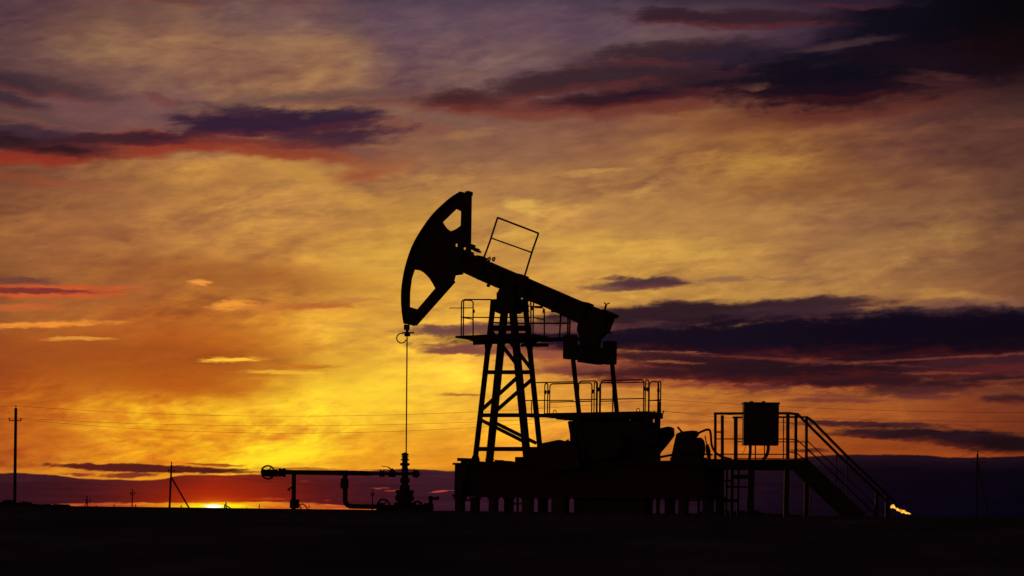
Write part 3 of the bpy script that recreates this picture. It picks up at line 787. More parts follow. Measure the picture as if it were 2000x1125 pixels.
for i in range(len(fp)-1): rr += [fp[i][2]*(1-j/5)+fp[i+1][2]*j/5 for j in range(5)]
rr.append(fp[-1][2]); rr = [r*YG/F/5.624*(1+.2*mnoise.noise(Vector((i*.8, 3, 0)))) for i, r in enumerate(rr)]
m = MB(); m.tube(cpts, rr, 12)
for v in m.bm.verts: v.co += Vector((0, 0, 1))*(mnoise.noise(v.co*2.2)*.22)
tag(m.build('flame', FL, None, smooth=True), 'bright yellow gas flame blowing right at the foot of the stairs', 'flame')
fs = thing('flare_pipe', Vector((z7(462, 860).x, YG, -.3)), 'low flare pipe carrying the gas flame at far right', 'flare pipe')
MB().tube([Vector((z7(462, 860).x, YG+.4, -.6)), z7(455, 745) + YS*.4], .09, 8).build('riser', STEEL, fs)

# ================================================================= CAMERA
cd = bpy.data.cameras.new('camera'); cam = bpy.data.objects.new('camera', cd); col.objects.link(cam)
cam.location = CAM
cam.rotation_euler = (Matrix.Rotation(pi/2, 3, 'X') @ Matrix.Rotation(ROLL, 3, 'Z')).to_euler()
cd.sensor_width = 36; cd.lens = F/2000*36; cd.shift_y = (CY-562.5)/2000; cd.clip_start = 0.1; cd.clip_end = 40000
scn.camera = cam

# ================================================================= SKY
world = bpy.data.worlds.new('World'); scn.world = world; world.use_nodes = True
nt = world.node_tree; nt.nodes.clear()
def nn(t, **k):
    n = nt.nodes.new(t)
    for a, b in k.items(): setattr(n, a, b)
    return n
def ln(a, b): nt.links.new(a, b)
def sset(sock, v):
    if hasattr(v, 'is_output') or isinstance(v, bpy.types.NodeSocket): ln(v, sock)
    else: sock.default_value = v
def math_(op, a, b=None, c=None, clamp=False):
    n = nn('ShaderNodeMath', operation=op, use_clamp=clamp)
    for i, v in enumerate((a, b, c)):
        if v is not None: sset(n.inputs[i], v)
    return n.outputs[0]
def vmath(op, a, b=None, c=None):
    n = nn('ShaderNodeVectorMath', operation=op)
    for i, v in enumerate((a, b, c)):
        if v is not None: sset(n.inputs[i], v)
    return n.outputs['Value'] if op in ('LENGTH', 'DOT_PRODUCT') else n.outputs[0]
def comb(x, y, z=0.0):
    n = nn('ShaderNodeCombineXYZ')
    for i, v in enumerate((x, y, z)): sset(n.inputs[i], v)
    return n.outputs[0]
def mapping(v, l, r, s):
    n = nn('ShaderNodeMapping', vector_type='TEXTURE'); ln(v, n.inputs[0])
    n.inputs[1].default_value = (*l, 0); n.inputs[2].default_value = (0, 0, r); n.inputs[3].default_value = (*s, 1); return n.outputs[0]
def noise_(v, detail=5, rough=.55, dist=0.0, scale=1.0, lac=2.0):
    n = nn('ShaderNodeTexNoise'); ln(v, n.inputs['Vector']); n.inputs['Scale'].default_value = scale
    n.inputs['Detail'].default_value = detail; n.inputs['Roughness'].default_value = rough; n.inputs['Distortion'].default_value = dist
    n.inputs['Lacunarity'].default_value = lac; return n
def smooth(v, a, b, c=0.0, d=1.0):
    n = nn('ShaderNodeMapRange', interpolation_type='SMOOTHSTEP'); ln(v, n.inputs[0])
    for i, q in zip((1, 2, 3, 4), (a, b, c, d)): sset(n.inputs[i], q)
    return n.outputs[0]
def mix(f, a, b):
    n = nn('ShaderNodeMix', data_type='RGBA'); sset(n.inputs[0], f); sset(n.inputs[6], a); sset(n.inputs[7], b); return n.outputs[2]
def C(r, g, b): return (r/255, g/255, b/255, 1)
def pc(px, py):        # measured direction -> sky coordinates (1 unit = 1/3900 rad of azimuth / elevation)
    d = ray(px, py); return 1000 + F*atan2(d.x, d.y), 999 - F*atan2(d.z, sqrt(d.x**2+d.y**2))

def ell2(v, c, r, s):   # squared elliptical distance of a sky coordinate (u, v, 1) from c
    cr_, sr_ = cos(r), sin(r); a, b = s
    x = vmath('DOT_PRODUCT', v, (cr_/a, sr_/a, -(c[0]*cr_+c[1]*sr_)/a))
    y = vmath('DOT_PRODUCT', v, (-sr_/b, cr_/b, -(-c[0]*sr_+c[1]*cr_)/b))
    return math_('MULTIPLY_ADD', x, x, math_('MULTIPLY', y, y))
tc = nn('ShaderNodeTexCoord'); sx = nn('ShaderNodeSeparateXYZ'); ln(tc.outputs['Generated'], sx.inputs[0])
X_, Y_, Z_ = sx.outputs
az = math_('ARCTAN2', X_, Y_)
hy = math_('SQRT', math_('ADD', math_('MULTIPLY', X_, X_), math_('MULTIPLY', Y_, Y_)))
el = math_('ARCTAN2', Z_, hy)
U = math_('MULTIPLY_ADD', az, F, 1000.0); V = math_('MULTIPLY_ADD', el, -F, 999.0)
Cc = comb(U, V, 1.0)
# domain warps
wa = noise_(mapping(Cc, (0, 0), R(-8), (190, 80)), 4, .5).outputs['Color']
Cw = vmath('MULTIPLY_ADD', vmath('SUBTRACT', wa, (.5, .5, .5)), (110, 34, 0), Cc)          # soft base
wb_ = noise_(mapping(Cc, (311, 77), R(-3), (85, 26)), 7, .62).outputs['Color']
Cm = vmath('MULTIPLY_ADD', vmath('SUBTRACT', wb_, (.5, .5, .5)), (110, 36, 0), Cc)         # clouds
wc = noise_(mapping(Cc, (91, 37), 0, (45, 10)), 6, .6).outputs['Color']
Ct = vmath('MULTIPLY_ADD', vmath('SUBTRACT', wc, (.5, .5, .5)), (60, 12, 0), Cc)           # thin streaks
nE = noise_(mapping(Cc, (13, 7), R(-5), (60, 20)), 7, .66, .4).outputs['Fac']               # edge breakup
nT0 = math_('MULTIPLY', math_('SUBTRACT', noise_(mapping(Cc, (9, 61), R(-3), (30, 6)), 6, .7).outputs['Fac'], .5), 1.7)
nF = noise_(mapping(Cc, (413, 97), R(-4), (150, 17)), 6, .6, .2).outputs['Fac']
nE0 = math_('ADD', math_('MULTIPLY', math_('SUBTRACT', nE, .5), .85), math_('MULTIPLY', math_('SUBTRACT', nF, .5), .7))

# ---- base colour field (display-referred; converted to light at the end)
BP = [
 (-250,-200,70,52,62,300),(0,0,96,70,74),(170,60,128,92,74),(340,90,152,112,80),(560,30,118,88,84),(620,120,156,114,78),(480,170,140,102,76),
 (820,60,106,82,92),(1020,40,108,84,92),(1200,60,104,80,88),(1000,120,118,90,88),(1380,80,112,84,84),(1520,50,92,68,78),
 (150,240,112,78,76),(60,120,104,74,70),(330,220,116,84,80),(850,150,124,94,84),(760,290,140,98,74),(880,250,126,92,78),(1000,290,138,98,76),(1150,260,142,98,74),
 (60,360,122,76,54),(220,360,152,102,60),(400,350,176,124,64),(560,360,182,132,68),(700,370,176,124,70),(850,330,170,122,72),(1000,350,180,132,76),(1200,330,176,130,76),
 (1350,250,164,116,68),(1480,280,170,120,62),(1650,230,116,72,56),(1760,260,122,80,66),(1900,220,92,56,50),(1960,300,118,78,60),(1620,330,166,118,64),(1800,350,152,106,66),(1960,380,136,96,66),
 (2250,300,90,60,50,250),(1800,60,30,22,34),(1980,100,28,18,26),(2200,-100,15,12,22,300),(1000,-300,62,52,70,300),(1700,-200,34,28,44,250),
 (80,450,164,108,62),(250,450,166,112,64),(420,450,178,126,68),(580,440,188,134,70),(720,450,196,146,70),(1050,420,208,158,80),(1180,430,202,154,82),(1320,450,206,160,82),(1450,440,196,150,80),(1620,450,182,138,80),(1800,440,168,126,76),(1960,460,154,112,70),
 (60,530,156,100,56),(220,540,160,98,52),(400,540,166,104,50),(560,540,186,124,54),(700,530,212,158,62),(780,470,206,154,66),(1080,520,216,166,76),(1250,540,220,172,76),(1400,560,214,168,78),(1600,550,200,154,80),(1800,550,186,138,76),(1960,560,164,116,68),
 (80,620,176,110,50),(150,660,170,96,44),(250,640,174,98,44),(330,660,174,94,38),(430,620,180,108,44),(420,670,180,98,38),(580,610,208,144,54),(700,620,222,164,60),(820,600,226,172,68),(900,620,222,166,64),(1080,620,218,160,72),
 (50,700,164,80,32),(150,715,170,82,30),(240,705,176,92,32),(330,715,176,86,28),(420,715,180,92,30),(470,740,196,112,34),(490,690,196,118,38),(560,690,226,164,52),(640,680,228,170,58),(720,690,238,184,62),(800,700,240,186,62),(880,720,240,186,66),(1000,700,224,158,66),
 (20,770,168,76,26),(100,760,190,96,28),(160,790,232,156,38),(230,760,204,116,30),(280,795,250,186,44),(340,755,188,98,28),(400,790,224,146,34),(440,750,190,104,30),(480,785,240,172,40),(540,750,240,176,42),(600,765,255,220,56),(680,775,252,210,54),(740,800,250,206,54),(820,770,244,194,58),(900,790,238,178,56),(980,790,230,166,56),
 (20,830,176,86,30),(90,840,200,108,32),(150,835,240,164,38),(210,815,252,192,44),(270,850,226,142,32),(330,830,238,160,34),(330,870,210,118,28),(400,860,214,126,30),(420,820,252,194,42),(470,850,244,180,38),(520,880,255,216,44),(560,830,252,200,46),(590,880,255,218,46),(660,860,238,170,42),(740,850,236,166,44),(820,850,234,164,44),(900,850,230,156,42),(700,905,238,162,34),(850,905,224,142,34),
 (30,890,190,96,34),(110,895,216,128,38),(200,895,236,154,38),(300,900,226,138,32),(400,895,240,166,34),(480,900,255,206,38),(560,905,252,190,36),
 (1100,800,226,156,56),(1080,870,222,146,46),(1200,760,208,140,58),(1280,790,204,134,54),(1350,800,196,124,48),(1300,880,202,120,42),(1420,870,196,110,38),(1450,780,176,108,46),(1600,790,168,96,46),(1750,790,162,90,44),(1900,800,146,74,38),(1980,830,130,60,34),
 (1550,860,170,90,36),(1700,860,150,76,32),(1650,885,152,72,30),(1850,870,146,66,30),(1980,890,120,48,26),(1450,890,204,104,34),
 (1300,950,120,60,36),(1700,950,90,40,28),
 (-300,500,120,74,48,250),(-300,850,140,60,34,250),(2300,650,100,62,50,250),(2300,850,80,36,28,250),(400,1010,200,90,30),(0,1000,150,60,30),(900,1000,120,50,34),(1500,1000,60,30,28)]
def field(u, v):
    ac = [40/255*3e-4, 35/255*3e-4, 48/255*3e-4]; w_ = 3e-4
    for x, y, rad, c in BPC:
        l = ((u-x)/(rad*1.25))**2 + ((v-y)/(rad*.8))**2
        if l < 60:
            w = math.exp(-l); w_ += w
            for k in range(3): ac[k] += w*c[k]/255
    return tuple(a/w_ for a in ac)
def cal(p):
    x, y, r, g, b = p[:5]
    if len(p) > 5: return r, g, b
    a = max(0, min(1, (x-950)/250)) * max(0, min(1, (y-200)/60)) * max(0, min(1, (660-y)/60))
    c = max(0, min(1, (x-560)/100)) * max(0, min(1, (y-180)/60)) * max(0, min(1, (660-y)/60)) * (1-a)
    kr, kg, kb = 1-.13*a-.05*c, .96-.16*a-.05*c, 1-.13*a-.05*c
    if y < 200: kr *= .97; kg *= .97; kb *= .97
    return r*kr, g*kg, b*kb
BPC = [(*pc(p[0], p[1]), p[5] if len(p) > 5 else 64, cal(p)) for p in BP]
tU = nn('ShaderNodeMapRange')
for i, q in zip((1, 2, 3, 4), (-700, 2700, 0.0, 1.0)): tU.inputs[i].default_value = q
wU = vmath('DOT_PRODUCT', Cw, (1, 0, 0)); wV = vmath('DOT_PRODUCT', Cw, (0, 1, 0)); ln(wU, tU.inputs[0])
ROWS = [-900, -500, -250, -90, 0, 60, 120, 180, 240, 300, 360, 430, 500, 570, 640, 700, 755, 810, 860, 905, 960]
base = None
for k, v in enumerate(ROWS):
    rp = nn('ShaderNodeValToRGB'); ln(tU.outputs[0], rp.inputs[0]); e = rp.color_ramp.elements
    us = [-700, -450, -250] + [-100 + q*2200/25 for q in range(26)] + [2250, 2450, 2700]
    e[0].position = 0; e[1].position = 1; e[0].color = (*field(us[0], v), 1); e[1].color = (*field(us[-1], v), 1)
    for u in us[1:-1]: q = e.new((u+700)/3400); q.color = (*field(u, v), 1)
    base = rp.outputs[0] if base is None else mix(smooth(wV, ROWS[k-1], v), base, rp.outputs[0])
# ---- high cirrus texture: light / dark streaks
na = noise_(mapping(Cw, (500, 200), R(-11), (230, 70)), 6, .56, .15).outputs['Fac']
nb = noise_(mapping(Cw, (77, 900), R(-4), (80, 28)), 5, .55, .2).outputs['Fac']
nc = noise_(mapping(Cc, (177, 100), R(-24), (130, 20)), 4, .5, .2).outputs['Fac']
tex = math_('ADD', math_('MULTIPLY', math_('SUBTRACT', na, .5), 1.5), math_('ADD', math_('MULTIPLY', math_('SUBTRACT', nb, .5), .75), math_('MULTIPLY', math_('SUBTRACT', nc, .5), .35)))
nm_ = noise_(mapping(Cw, (700, 640), R(-6), (62, 20)), 6, .62, .3).outputs['Fac']
nr_ = math_('ABSOLUTE', math_('SUBTRACT', noise_(mapping(Cw, (20, 340), R(-5), (120, 30)), 5, .6).outputs['Fac'], .5))      # crisp bright rims
tex = math_('ADD', tex, math_('MULTIPLY', math_('SUBTRACT', .09, nr_), 1.1))
amp = smooth(noise_(mapping(Cc, (350, 910), R(-10), (330, 120)), 2, .5).outputs['Fac'], .36, .64, .40, 1.45)
tex = math_('MULTIPLY', tex, amp)
lowl = smooth(math_('SQRT', ell2(Cc, pc(330, 850), 0, (560, 130))), .35, 1.2, 1.0, 0.0)
tex = math_('ADD', tex, math_('MULTIPLY', math_('MULTIPLY', math_('SUBTRACT', nm_, .5), lowl), 2.2))
gain = math_('MULTIPLY_ADD', tex, .44, 1.0)
ns = noise_(mapping(Cm, (40, 17), R(-1), (150, 15)), 5, .58).outputs['Fac']
reg = smooth(math_('SQRT', ell2(Cc, pc(1620, 722), 0, (560, 62))), .45, 1.15, 1.0, 0.0)
base = vmath('MULTIPLY', base, comb(math_('MULTIPLY_ADD', tex, math_('MULTIPLY_ADD', lowl, -.14, .34), 1.0), math_('MULTIPLY_ADD', math_('MULTIPLY', tex, lowl), .10, gain), math_('MULTIPLY_ADD', tex, .16, 1.0)))
base = mix(math_('MULTIPLY', smooth(ns, .46, .60), math_('MULTIPLY', reg, .8)), base, C(74, 36, 46))

OPS = []
def cloud(*a): OPS.append(('c', a))
def make_group(lit):
    """one cloud: squared elliptical distance + ragged edge -> opacity -> laid over the colour so far"""
    global nt
    g = bpy.data.node_groups.new('cloud_layer', 'ShaderNodeTree'); old = nt; nt = g
    for nm, ty in (('Vec', 'NodeSocketVector'), ('Ax', 'NodeSocketVector'), ('Ay', 'NodeSocketVector'), ('Edge', 'NodeSocketFloat'), ('Nz', 'NodeSocketFloat'),
                   ('Lo', 'NodeSocketFloat'), ('Hi', 'NodeSocketFloat'), ('Alpha', 'NodeSocketFloat'), ('Under', 'NodeSocketColor'), ('Cloud', 'NodeSocketColor'), ('Lit', 'NodeSocketColor')):
        g.interface.new_socket(nm, in_out='INPUT', socket_type=ty)
    g.interface.new_socket('Color', in_out='OUTPUT', socket_type='NodeSocketColor')
    gi = nn('NodeGroupInput'); go = nn('NodeGroupOutput'); o = gi.outputs
    x = vmath('DOT_PRODUCT', o['Vec'], o['Ax']); y = vmath('DOT_PRODUCT', o['Vec'], o['Ay'])
    l = math_('SQRT', math_('MULTIPLY_ADD', x, x, math_('MULTIPLY', y, y)))
    al = smooth(math_('MULTIPLY_ADD', o['Edge'], math_('MULTIPLY', o['Nz'], 1.75), l), o['Lo'], o['Hi'], o['Alpha'], 0.0)
    out = mix(al, o['Under'], o['Cloud'])
    if lit:                                    # underside lit by the low sun
        t = smooth(math_('MULTIPLY_ADD', o['Edge'], 1.6, y), .15, .95, 0.0, .8); out = mix(math_('MULTIPLY', al, t), out, o['Lit'])
    ln(out, go.inputs[0]); nt = old; return g
def paint(cx, cy, a, b, rot, colr, alpha=1.0, soft=.35, nz=.9, src=None):
    global cur
    c = pc(cx, cy); r = R(-rot); cr_, sr_ = cos(r), sin(r)
    lit = sum(colr) < 260 and src is None; n = nn('ShaderNodeGroup'); n.node_tree = CLL if lit else CLG; I = n.inputs
    ln(T['Ct' if src is Ct else ('Cc' if src is Cc else 'Cm')], I[0])
    I[1].default_value = (cr_/a, sr_/a, -(c[0]*cr_+c[1]*sr_)/a); I[2].default_value = (-sr_/b, cr_/b, -(-c[0]*sr_+c[1]*cr_)/b)
    ln(T['E2' if src is Ct else 'E'], I[3]); I[4].default_value = nz; I[5].default_value = 1-soft; I[6].default_value = 1+soft; I[7].default_value = alpha
    if lit:
        k = (1 if cx < 1700 or cy > 250 else .45)*(1 if colr[0]-colr[2] < 30 else .3)
        I[10].default_value = C(colr[0]+46*k, colr[1]+8*k, max(0, colr[2]-6*k))
    ln(cur, I[8]); I[9].default_value = C(colr[0], colr[1], colr[2]*(.9 if colr[2] > colr[1] else 1)); cur = n.outputs[0]
# rot > 0 : rises to the right
for a_ in [(1020,402,36,12,-10,(228,180,80),.65,.9,1.2),(1280,497,150,24,2,(220,168,74),.55,.9,1.2),(1480,318,80,20,0,(194,142,66),.6,.9,1.2),
    (600,345,140,16,-22,(200,146,66),.5,.9,1.2),(520,300,90,10,-30,(176,126,66),.5,.9,1.2),(1130,472,110,18,-4,(216,166,72),.5,.9,1.2),(740,500,110,36,10,(226,170,68),.5,.9,1.1),
    (530,90,120,14,0,(160,118,80),.5,.9,1.2),(260,110,90,12,8,(150,108,78),.5,.9,1.2),(1900,586,130,11,-8,(206,150,72),.5,.9,1.2),(700,765,240,56,4,(255,214,56),.45,.9,1.0),
    (270,700,270,46,0,(154,74,32),.75,.9,.9),(370,748,130,24,-4,(176,86,28),.8,.9,.9),(555,888,80,18,10,(255,226,44),.85,.9,.7),(70,850,80,26,-4,(186,92,32),.65,.9,1.1),
    (1265,372,30,6,50,(196,144,74),.5,.9,.9),(1650,255,110,14,0,(160,102,58),.4,.9,1.2),(910,262,60,7,4,(170,124,74),.5,.9,1.2),(1150,338,50,5,6,(200,150,76),.6,.8,1.0),
    (440,535,190,26,-2,(152,88,44),.65,.9,1.0),(1320,250,120,14,0,(140,90,64),.4,.9,1.2)]: cloud(*a_)
# -- red under-lighting first, then the dark bodies
cloud(110,301,200,14,5,(118,42,36),.75,.8,.5)
cloud(330,276,130,17,3,(140,52,38),.8,.8,.5)
cloud(520,290,190,14,-4,(126,50,42),.8,.8,.5)
cloud(10,308,120,10,0,(150,50,36),.5,.8,.5)
cloud(720,338,62,11,8,(150,74,50),.7,.8,.6)
cloud(60,350,110,8,-3,(150,72,50),.5,.8,.6)
cloud(950,206,130,18,-3,(112,58,50),.8,.7,.6)
cloud(1150,207,150,18,3,(108,56,50),.75,.7,.6)
cloud(1330,192,140,22,6,(98,50,46),.75,.7,.6)
cloud(760,245,120,12,-4,(136,80,66),.7,.7,.6)
cloud(1650,205,230,24,5,(88,44,40),.8,.8,.5)
cloud(1500,190,60,28,0,(96,54,48),.7,.7,.7)
cloud(310,194,40,7,-18,(110,66,66),.8,.6,.6)
# dark bodies, upper left
cloud(80,168,130,17,-6,(74,52,62),.85,.6,1.0)
cloud(10,160,70,14,-8,(58,42,58),.7,.6,.8)
cloud(15,196,60,10,-10,(58,42,58),.8,.6,.8)
cloud(90,236,90,10,-6,(92,66,70),.6,.7,1.0)
cloud(60,264,140,16,-4,(62,42,60),.9,.5,.8)
cloud(60,282,130,14,-3,(44,26,38),.95,.5,.6)
cloud(230,272,190,10,5,(62,36,48),.95,.5,.8)
cloud(360,262,90,10,10,(64,34,50),.85,.5,.7)
cloud(480,216,75,10,-2,(66,48,66),.85,.5,.9)
cloud(610,190,170,10,5,(98,72,76),.75,.7,1.0)
cloud(555,240,190,23,0,(54,34,56),.97,.5,1.0)
cloud(440,246,100,17,3,(50,32,58),.9,.45,.7)
cloud(650,230,90,18,5,(50,34,60),.9,.5,.8)
cloud(640,272,110,15,2,(60,36,58),.85,.5,.8)
cloud(520,278,170,8,-3,(100,48,56),.6,.7,.7)
cloud(715,300,30,8,-16,(118,78,70),.7,.7,.7)
# upper middle
cloud(760,196,120,5,4,(98,68,70),.7,.7,.9)
cloud(905,195,70,17,-3,(72,42,50),1,.5,.6)
cloud(1085,162,150,19,9,(66,42,52),1,.55,.6)
cloud(1250,146,200,27,3,(58,40,52),1,.55,.7)
cloud(1225,190,160,15,5,(52,30,42),1,.5,.6)
cloud(1290,183,80,9,5,(40,24,44),.9,.6,.8)
cloud(1410,150,130,26,6,(50,32,46),.97,.6,.7)
cloud(1120,98,120,10,3,(104,78,82),.5,.8,1.0)
cloud(920,142,50,6,2,(104,78,76),.6,.7,.9)
# upper right
cloud(1320,32,70,12,-3,(60,42,54),.97,.45,.9)
cloud(1490,38,240,14,-2,(54,35,50),.97,.5,.8)
cloud(1350,102,190,22,2,(58,40,52),1,.55,.8)
cloud(1500,120,160,32,-2,(46,34,54),.92,.5,1.0)
cloud(1590,150,160,40,2,(27,21,36),1,.6,1.0)
cloud(1780,128,270,48,6,(20,17,31),1,.6,.9)
cloud(1860,50,200,80,0,(20,17,32),1,.45,.7)
cloud(1990,20,130,80,0,(14,11,18),.9,.8,.6)
cloud(1650,0,110,16,0,(50,36,56),.85,.6,.9)
cloud(1630,178,130,14,2,(30,18,34),.9,.6,.7)
cloud(1830,160,80,9,-5,(58,34,42),.9,.6,.7)
cloud(1840,147,55,5,-6,(96,54,44),.4,.8,.9)
cloud(1650,86,80,6,6,(100,70,64),.45,.8,1.1)
cloud(1472,171,20,6,4,(116,74,58),.6,.8,.9)
cloud(1960,242,80,9,-4,(98,60,52),.8,.6,.9)
cloud(330,2,90,7,0,(96,64,68),.7,.7,.8)
cloud(560,4,90,5,0,(100,66,70),.6,.7,.8)
# middle left streaks
cloud(40,601,80,7,3,(196,96,50),.8,.6,.7,Ct)
cloud(40,548,70,7,-2,(108,64,56),.9,.6,.6)
cloud(90,569,150,13,2,(200,88,46),1,.5,.6,Ct)
cloud(60,568,120,5,1,(118,50,48),.95,.5,.6,Ct)
cloud(90,634,120,5,4,(238,142,52),.95,.6,.8,Ct)
cloud(152,661,58,3,2,(232,150,60),.9,.6,.7,Ct)
cloud(388,551,22,5.5,2,(240,150,62),1,.5,.6,Ct)
cloud(458,597,44,9,3,(240,154,56),1,.5,.7,Ct)
cloud(560,598,120,6,3,(196,112,54),.75,.6,.9,Ct)
cloud(620,596,60,6,3,(182,96,50),.75,.6,.8,Ct)
cloud(690,586,50,4,5,(190,120,60),.8,.6,.8,Ct)
cloud(456,703,52,4.5,3,(255,190,56),1,.5,.6,Ct)
cloud(560,727,70,4,0,(250,188,58),.7,.6,.7,Ct)
cloud(590,716,60,4,0,(190,112,36),.9,.6,.7,Ct)
cloud(700,636,70,5,0,(206,148,66),.7,.7,.9,Ct)
cloud(900,771,36,3,1,(170,98,48),.85,.5,.6,Ct)
# small cloud right of the beam
cloud(1240,556,90,11,3,(96,64,66),.95,.45,1.0)
cloud(1270,552,66,8,3,(72,48,60),.9,.45,.8)
cloud(1160,562,36,5,0,(122,84,68),.8,.5,.8)
cloud(1420,546,60,5,3,(140,98,72),.75,.6,1.1,Ct)
cloud(1540,544,50,4,3,(146,104,72),.75,.6,1.1,Ct)
# the great dark band on the right
cloud(1500,700,420,48,0,(108,44,46),.8,.5,.8)
cloud(1150,700,130,16,-2,(178,92,56),.6,.7,.9)
cloud(1900,596,150,10,2,(116,76,66),.7,.7,1.2)
cloud(1600,592,130,12,2,(66,43,50),.95,.5,.9)
cloud(1370,612,280,21,2,(48,31,43),1,.4,.6)
cloud(1560,612,140,16,0,(60,40,54),.9,.45,.9)
cloud(1860,610,170,11,0,(70,46,56),.9,.5,1.0)
cloud(1200,624,160,17,1,(48,31,43),1,.45,.8)
cloud(1250,656,330,26,1,(36,22,42),1,.4,.6)
cloud(1560,660,400,38,1,(22,16,36),1,.35,.6)
cloud(1850,655,300,44,1,(18,13,32),1,.35,.6)
cloud(2050,655,200,48,0,(18,13,30),1,.35,.6)
cloud(1050,640,220,10,2,(110,68,62),.8,.6,1.0)
cloud(900,641,100,9,3,(104,66,66),.9,.5,.9)
cloud(890,682,75,10,-2,(112,64,62),.9,.5,.9)
cloud(1010,688,120,10,-3,(128,70,62),.7,.7,1.0)
cloud(1290,688,80,3,-1,(206,126,62),.55,.6,.9,Ct)
cloud(1290,698,110,9,-2,(66,34,44),.95,.5,.9)
cloud(1140,722,90,9,0,(118,62,56),.85,.6,.9)
cloud(1270,728,140,10,3,(70,34,42),.95,.55,.9)
cloud(1420,712,170,16,-2,(50,25,37),1,.5,.8)
cloud(1520,732,260,15,-1,(50,25,36),1,.45,.8)
cloud(1700,718,320,20,1,(40,22,35),1,.45,.7)
cloud(1950,706,160,16,4,(62,32,44),.9,.5,.8)
cloud(1680,746,140,10,2,(48,25,36),.97,.5,.8)
cloud(1560,704,200,3,-3,(136,62,48),.45,.7,.9,Ct)
cloud(1850,699,220,2.5,3,(150,72,50),.5,.6,.9,Ct)
cloud(1300,707,60,3,-2,(200,118,58),.5,.6,.8,Ct)
cloud(1830,728,80,3,0,(140,76,48),.5,.6,.9,Ct)
cloud(1870,750,160,10,5,(52,27,36),.97,.5,.9)
cloud(1800,764,70,9,2,(78,40,44),.9,.5,.9)
cloud(1960,744,70,4,2,(150,78,46),.4,.6,.9,Ct)
cloud(1805,775,60,5,0,(98,50,44),.85,.5,.8,Ct)
cloud(1640,782,90,3.5,0,(118,58,48),.85,.5,.7,Ct)
cloud(1990,779,60,7,3,(60,32,40),.9,.5,.8)
cloud(1350,793,110,3,0,(170,92,50),.4,.6,.8,Ct)
cloud(1350,824,80,4,0,(150,78,44),.6,.6,.7,Ct)
cloud(1700,829,140,6,-1,(66,34,42),.95,.4,.6,Ct)
cloud(1760,846,140,9,-1,(50,28,38),.95,.4,.6)
cloud(1880,855,160,15,-4,(40,24,34),1,.4,.6)
cloud(1990,872,100,14,-2,(32,20,28),1,.4,.6)
cloud(1580,880,34,4,0,(70,34,36),.8,.5,.6,Ct)
# low cloud bank along the horizon: upper edge follows the measured line, with billows
nbk = noise_(mapping(Cc, (0, 0), 0, (46, 30)), 6, .55).outputs['Fac']
nbl = noise_(mapping(Cc, (70, 3000), 0, (150, 100)), 3, .5).outputs['Fac']
edge = [(-200,921),(0,923),(107,927),(160,934),(240,937),(290,937),(340,929),(373,927),(460,927),(520,925),(560,918),(620,919),(700,917),(790,916),(890,918),(1290,900),(1540,896),(1610,889),(1740,888),(1860,893),(2000,891),(2200,888)]
ramp = nn('ShaderNodeFloatCurve'); cv = ramp.mapping.curves[0]
tB = nn('ShaderNodeMapRange'); ln(U, tB.inputs[0])
for i, q in zip((1, 2, 3, 4), (-400, 2400, 0.0, 1.0)): tB.inputs[i].default_value = q
pts = [((pc(x, y)[0]+400)/2800, (pc(x, y)[1]-860)/100) for x, y in edge]
cv.points[0].location = (0, pts[0][1]); cv.points[1].location = (1, pts[-1][1])
for p in pts[1:-1]: cv.points.new(*p)
ramp.mapping.update(); ln(tB.outputs[0], ramp.inputs['Value'])
eV = math_('MULTIPLY_ADD', ramp.outputs[0], 100.0, 860.0)
eV = math_('ADD', eV, math_('ADD', math_('MULTIPLY', math_('SUBTRACT', nbk, .5), 7.0), math_('MULTIPLY', math_('SUBTRACT', nbl, .5), 6.0)))
dV = math_('SUBTRACT', V, eV)
# colour of the bank along azimuth
cr = nn('ShaderNodeValToRGB'); ln(tB.outputs[0], cr.inputs[0]); e = cr.color_ramp.elements
stops = [(-300,(44,20,30)),(40,(52,24,34)),(200,(66,26,32)),(330,(92,28,26)),(417,(140,38,22)),(500,(118,34,24)),(600,(80,26,30)),(720,(62,26,36)),(880,(54,28,42)),(1290,(38,22,34)),(1600,(22,15,26)),(1750,(16,12,24)),(2000,(13,11,22)),(2300,(12,10,18))]
e[0].position = 0; e[0].color = C(*stops[0][1]); e[1].position = 1; e[1].color = C(*stops[-1][1])
for x, c in stops[1:-1]:
    k = e.new((pc(x, 950)[0]+400)/2800); k.color = C(*c)
bankc = cr.outputs[0]
bankc = mix(smooth(dV, 34, 0, 0.0, .30), bankc, C(74, 40, 50))
stx = noise_(mapping(Cc, (5, 5), 0, (200, 9)), 5, .55).outputs['Fac']
bankc = vmath('SCALE', bankc, None); bankc.node.inputs['Scale'].default_value = 1.0
ln(math_('MULTIPLY_ADD', math_('SUBTRACT', stx, .5), .45, 1.0), bankc.node.inputs['Scale'])
# red glow around the sun inside the bank
def glow(cx, cy, a, b, colr, amt, power=1.0):
    global bankc
    l = ell2(Cc, pc(cx, cy), 0, (a, b))
    w = math_('MULTIPLY', math_('POWER', 2.718, math_('MULTIPLY', l, -power)), amt)
    bankc = mix(w, bankc, C(*colr))
glow(417, 990, 165, 60, (164, 40, 18), .85)
glow(417, 994, 75, 22, (216, 84, 20), .85)
glow(417, 990, 34, 10, (255, 170, 30), .8)
OPS.append(('bank', (870, 1003)))
# detached long streaks above the bank
cloud(300,915,190,6.5,-1,(76,30,32),1,.3,.35,Ct)
cloud(250,914,130,7,-1,(84,32,34),1,.3,.4,Ct)
cloud(420,908,50,2.5,-1,(150,70,34),.9,.4,.5,Ct)
cloud(157,927,30,3.5,0,(128,54,40),.9,.4,.5,Ct)
cloud(255,928,50,4.5,2,(110,46,38),.9,.4,.5,Ct)
cloud(600,916,90,3,0,(120,56,36),.6,.5,.6,Ct)
cloud(690,917,50,1.8,0,(252,150,50),.8,.5,.5,Ct)
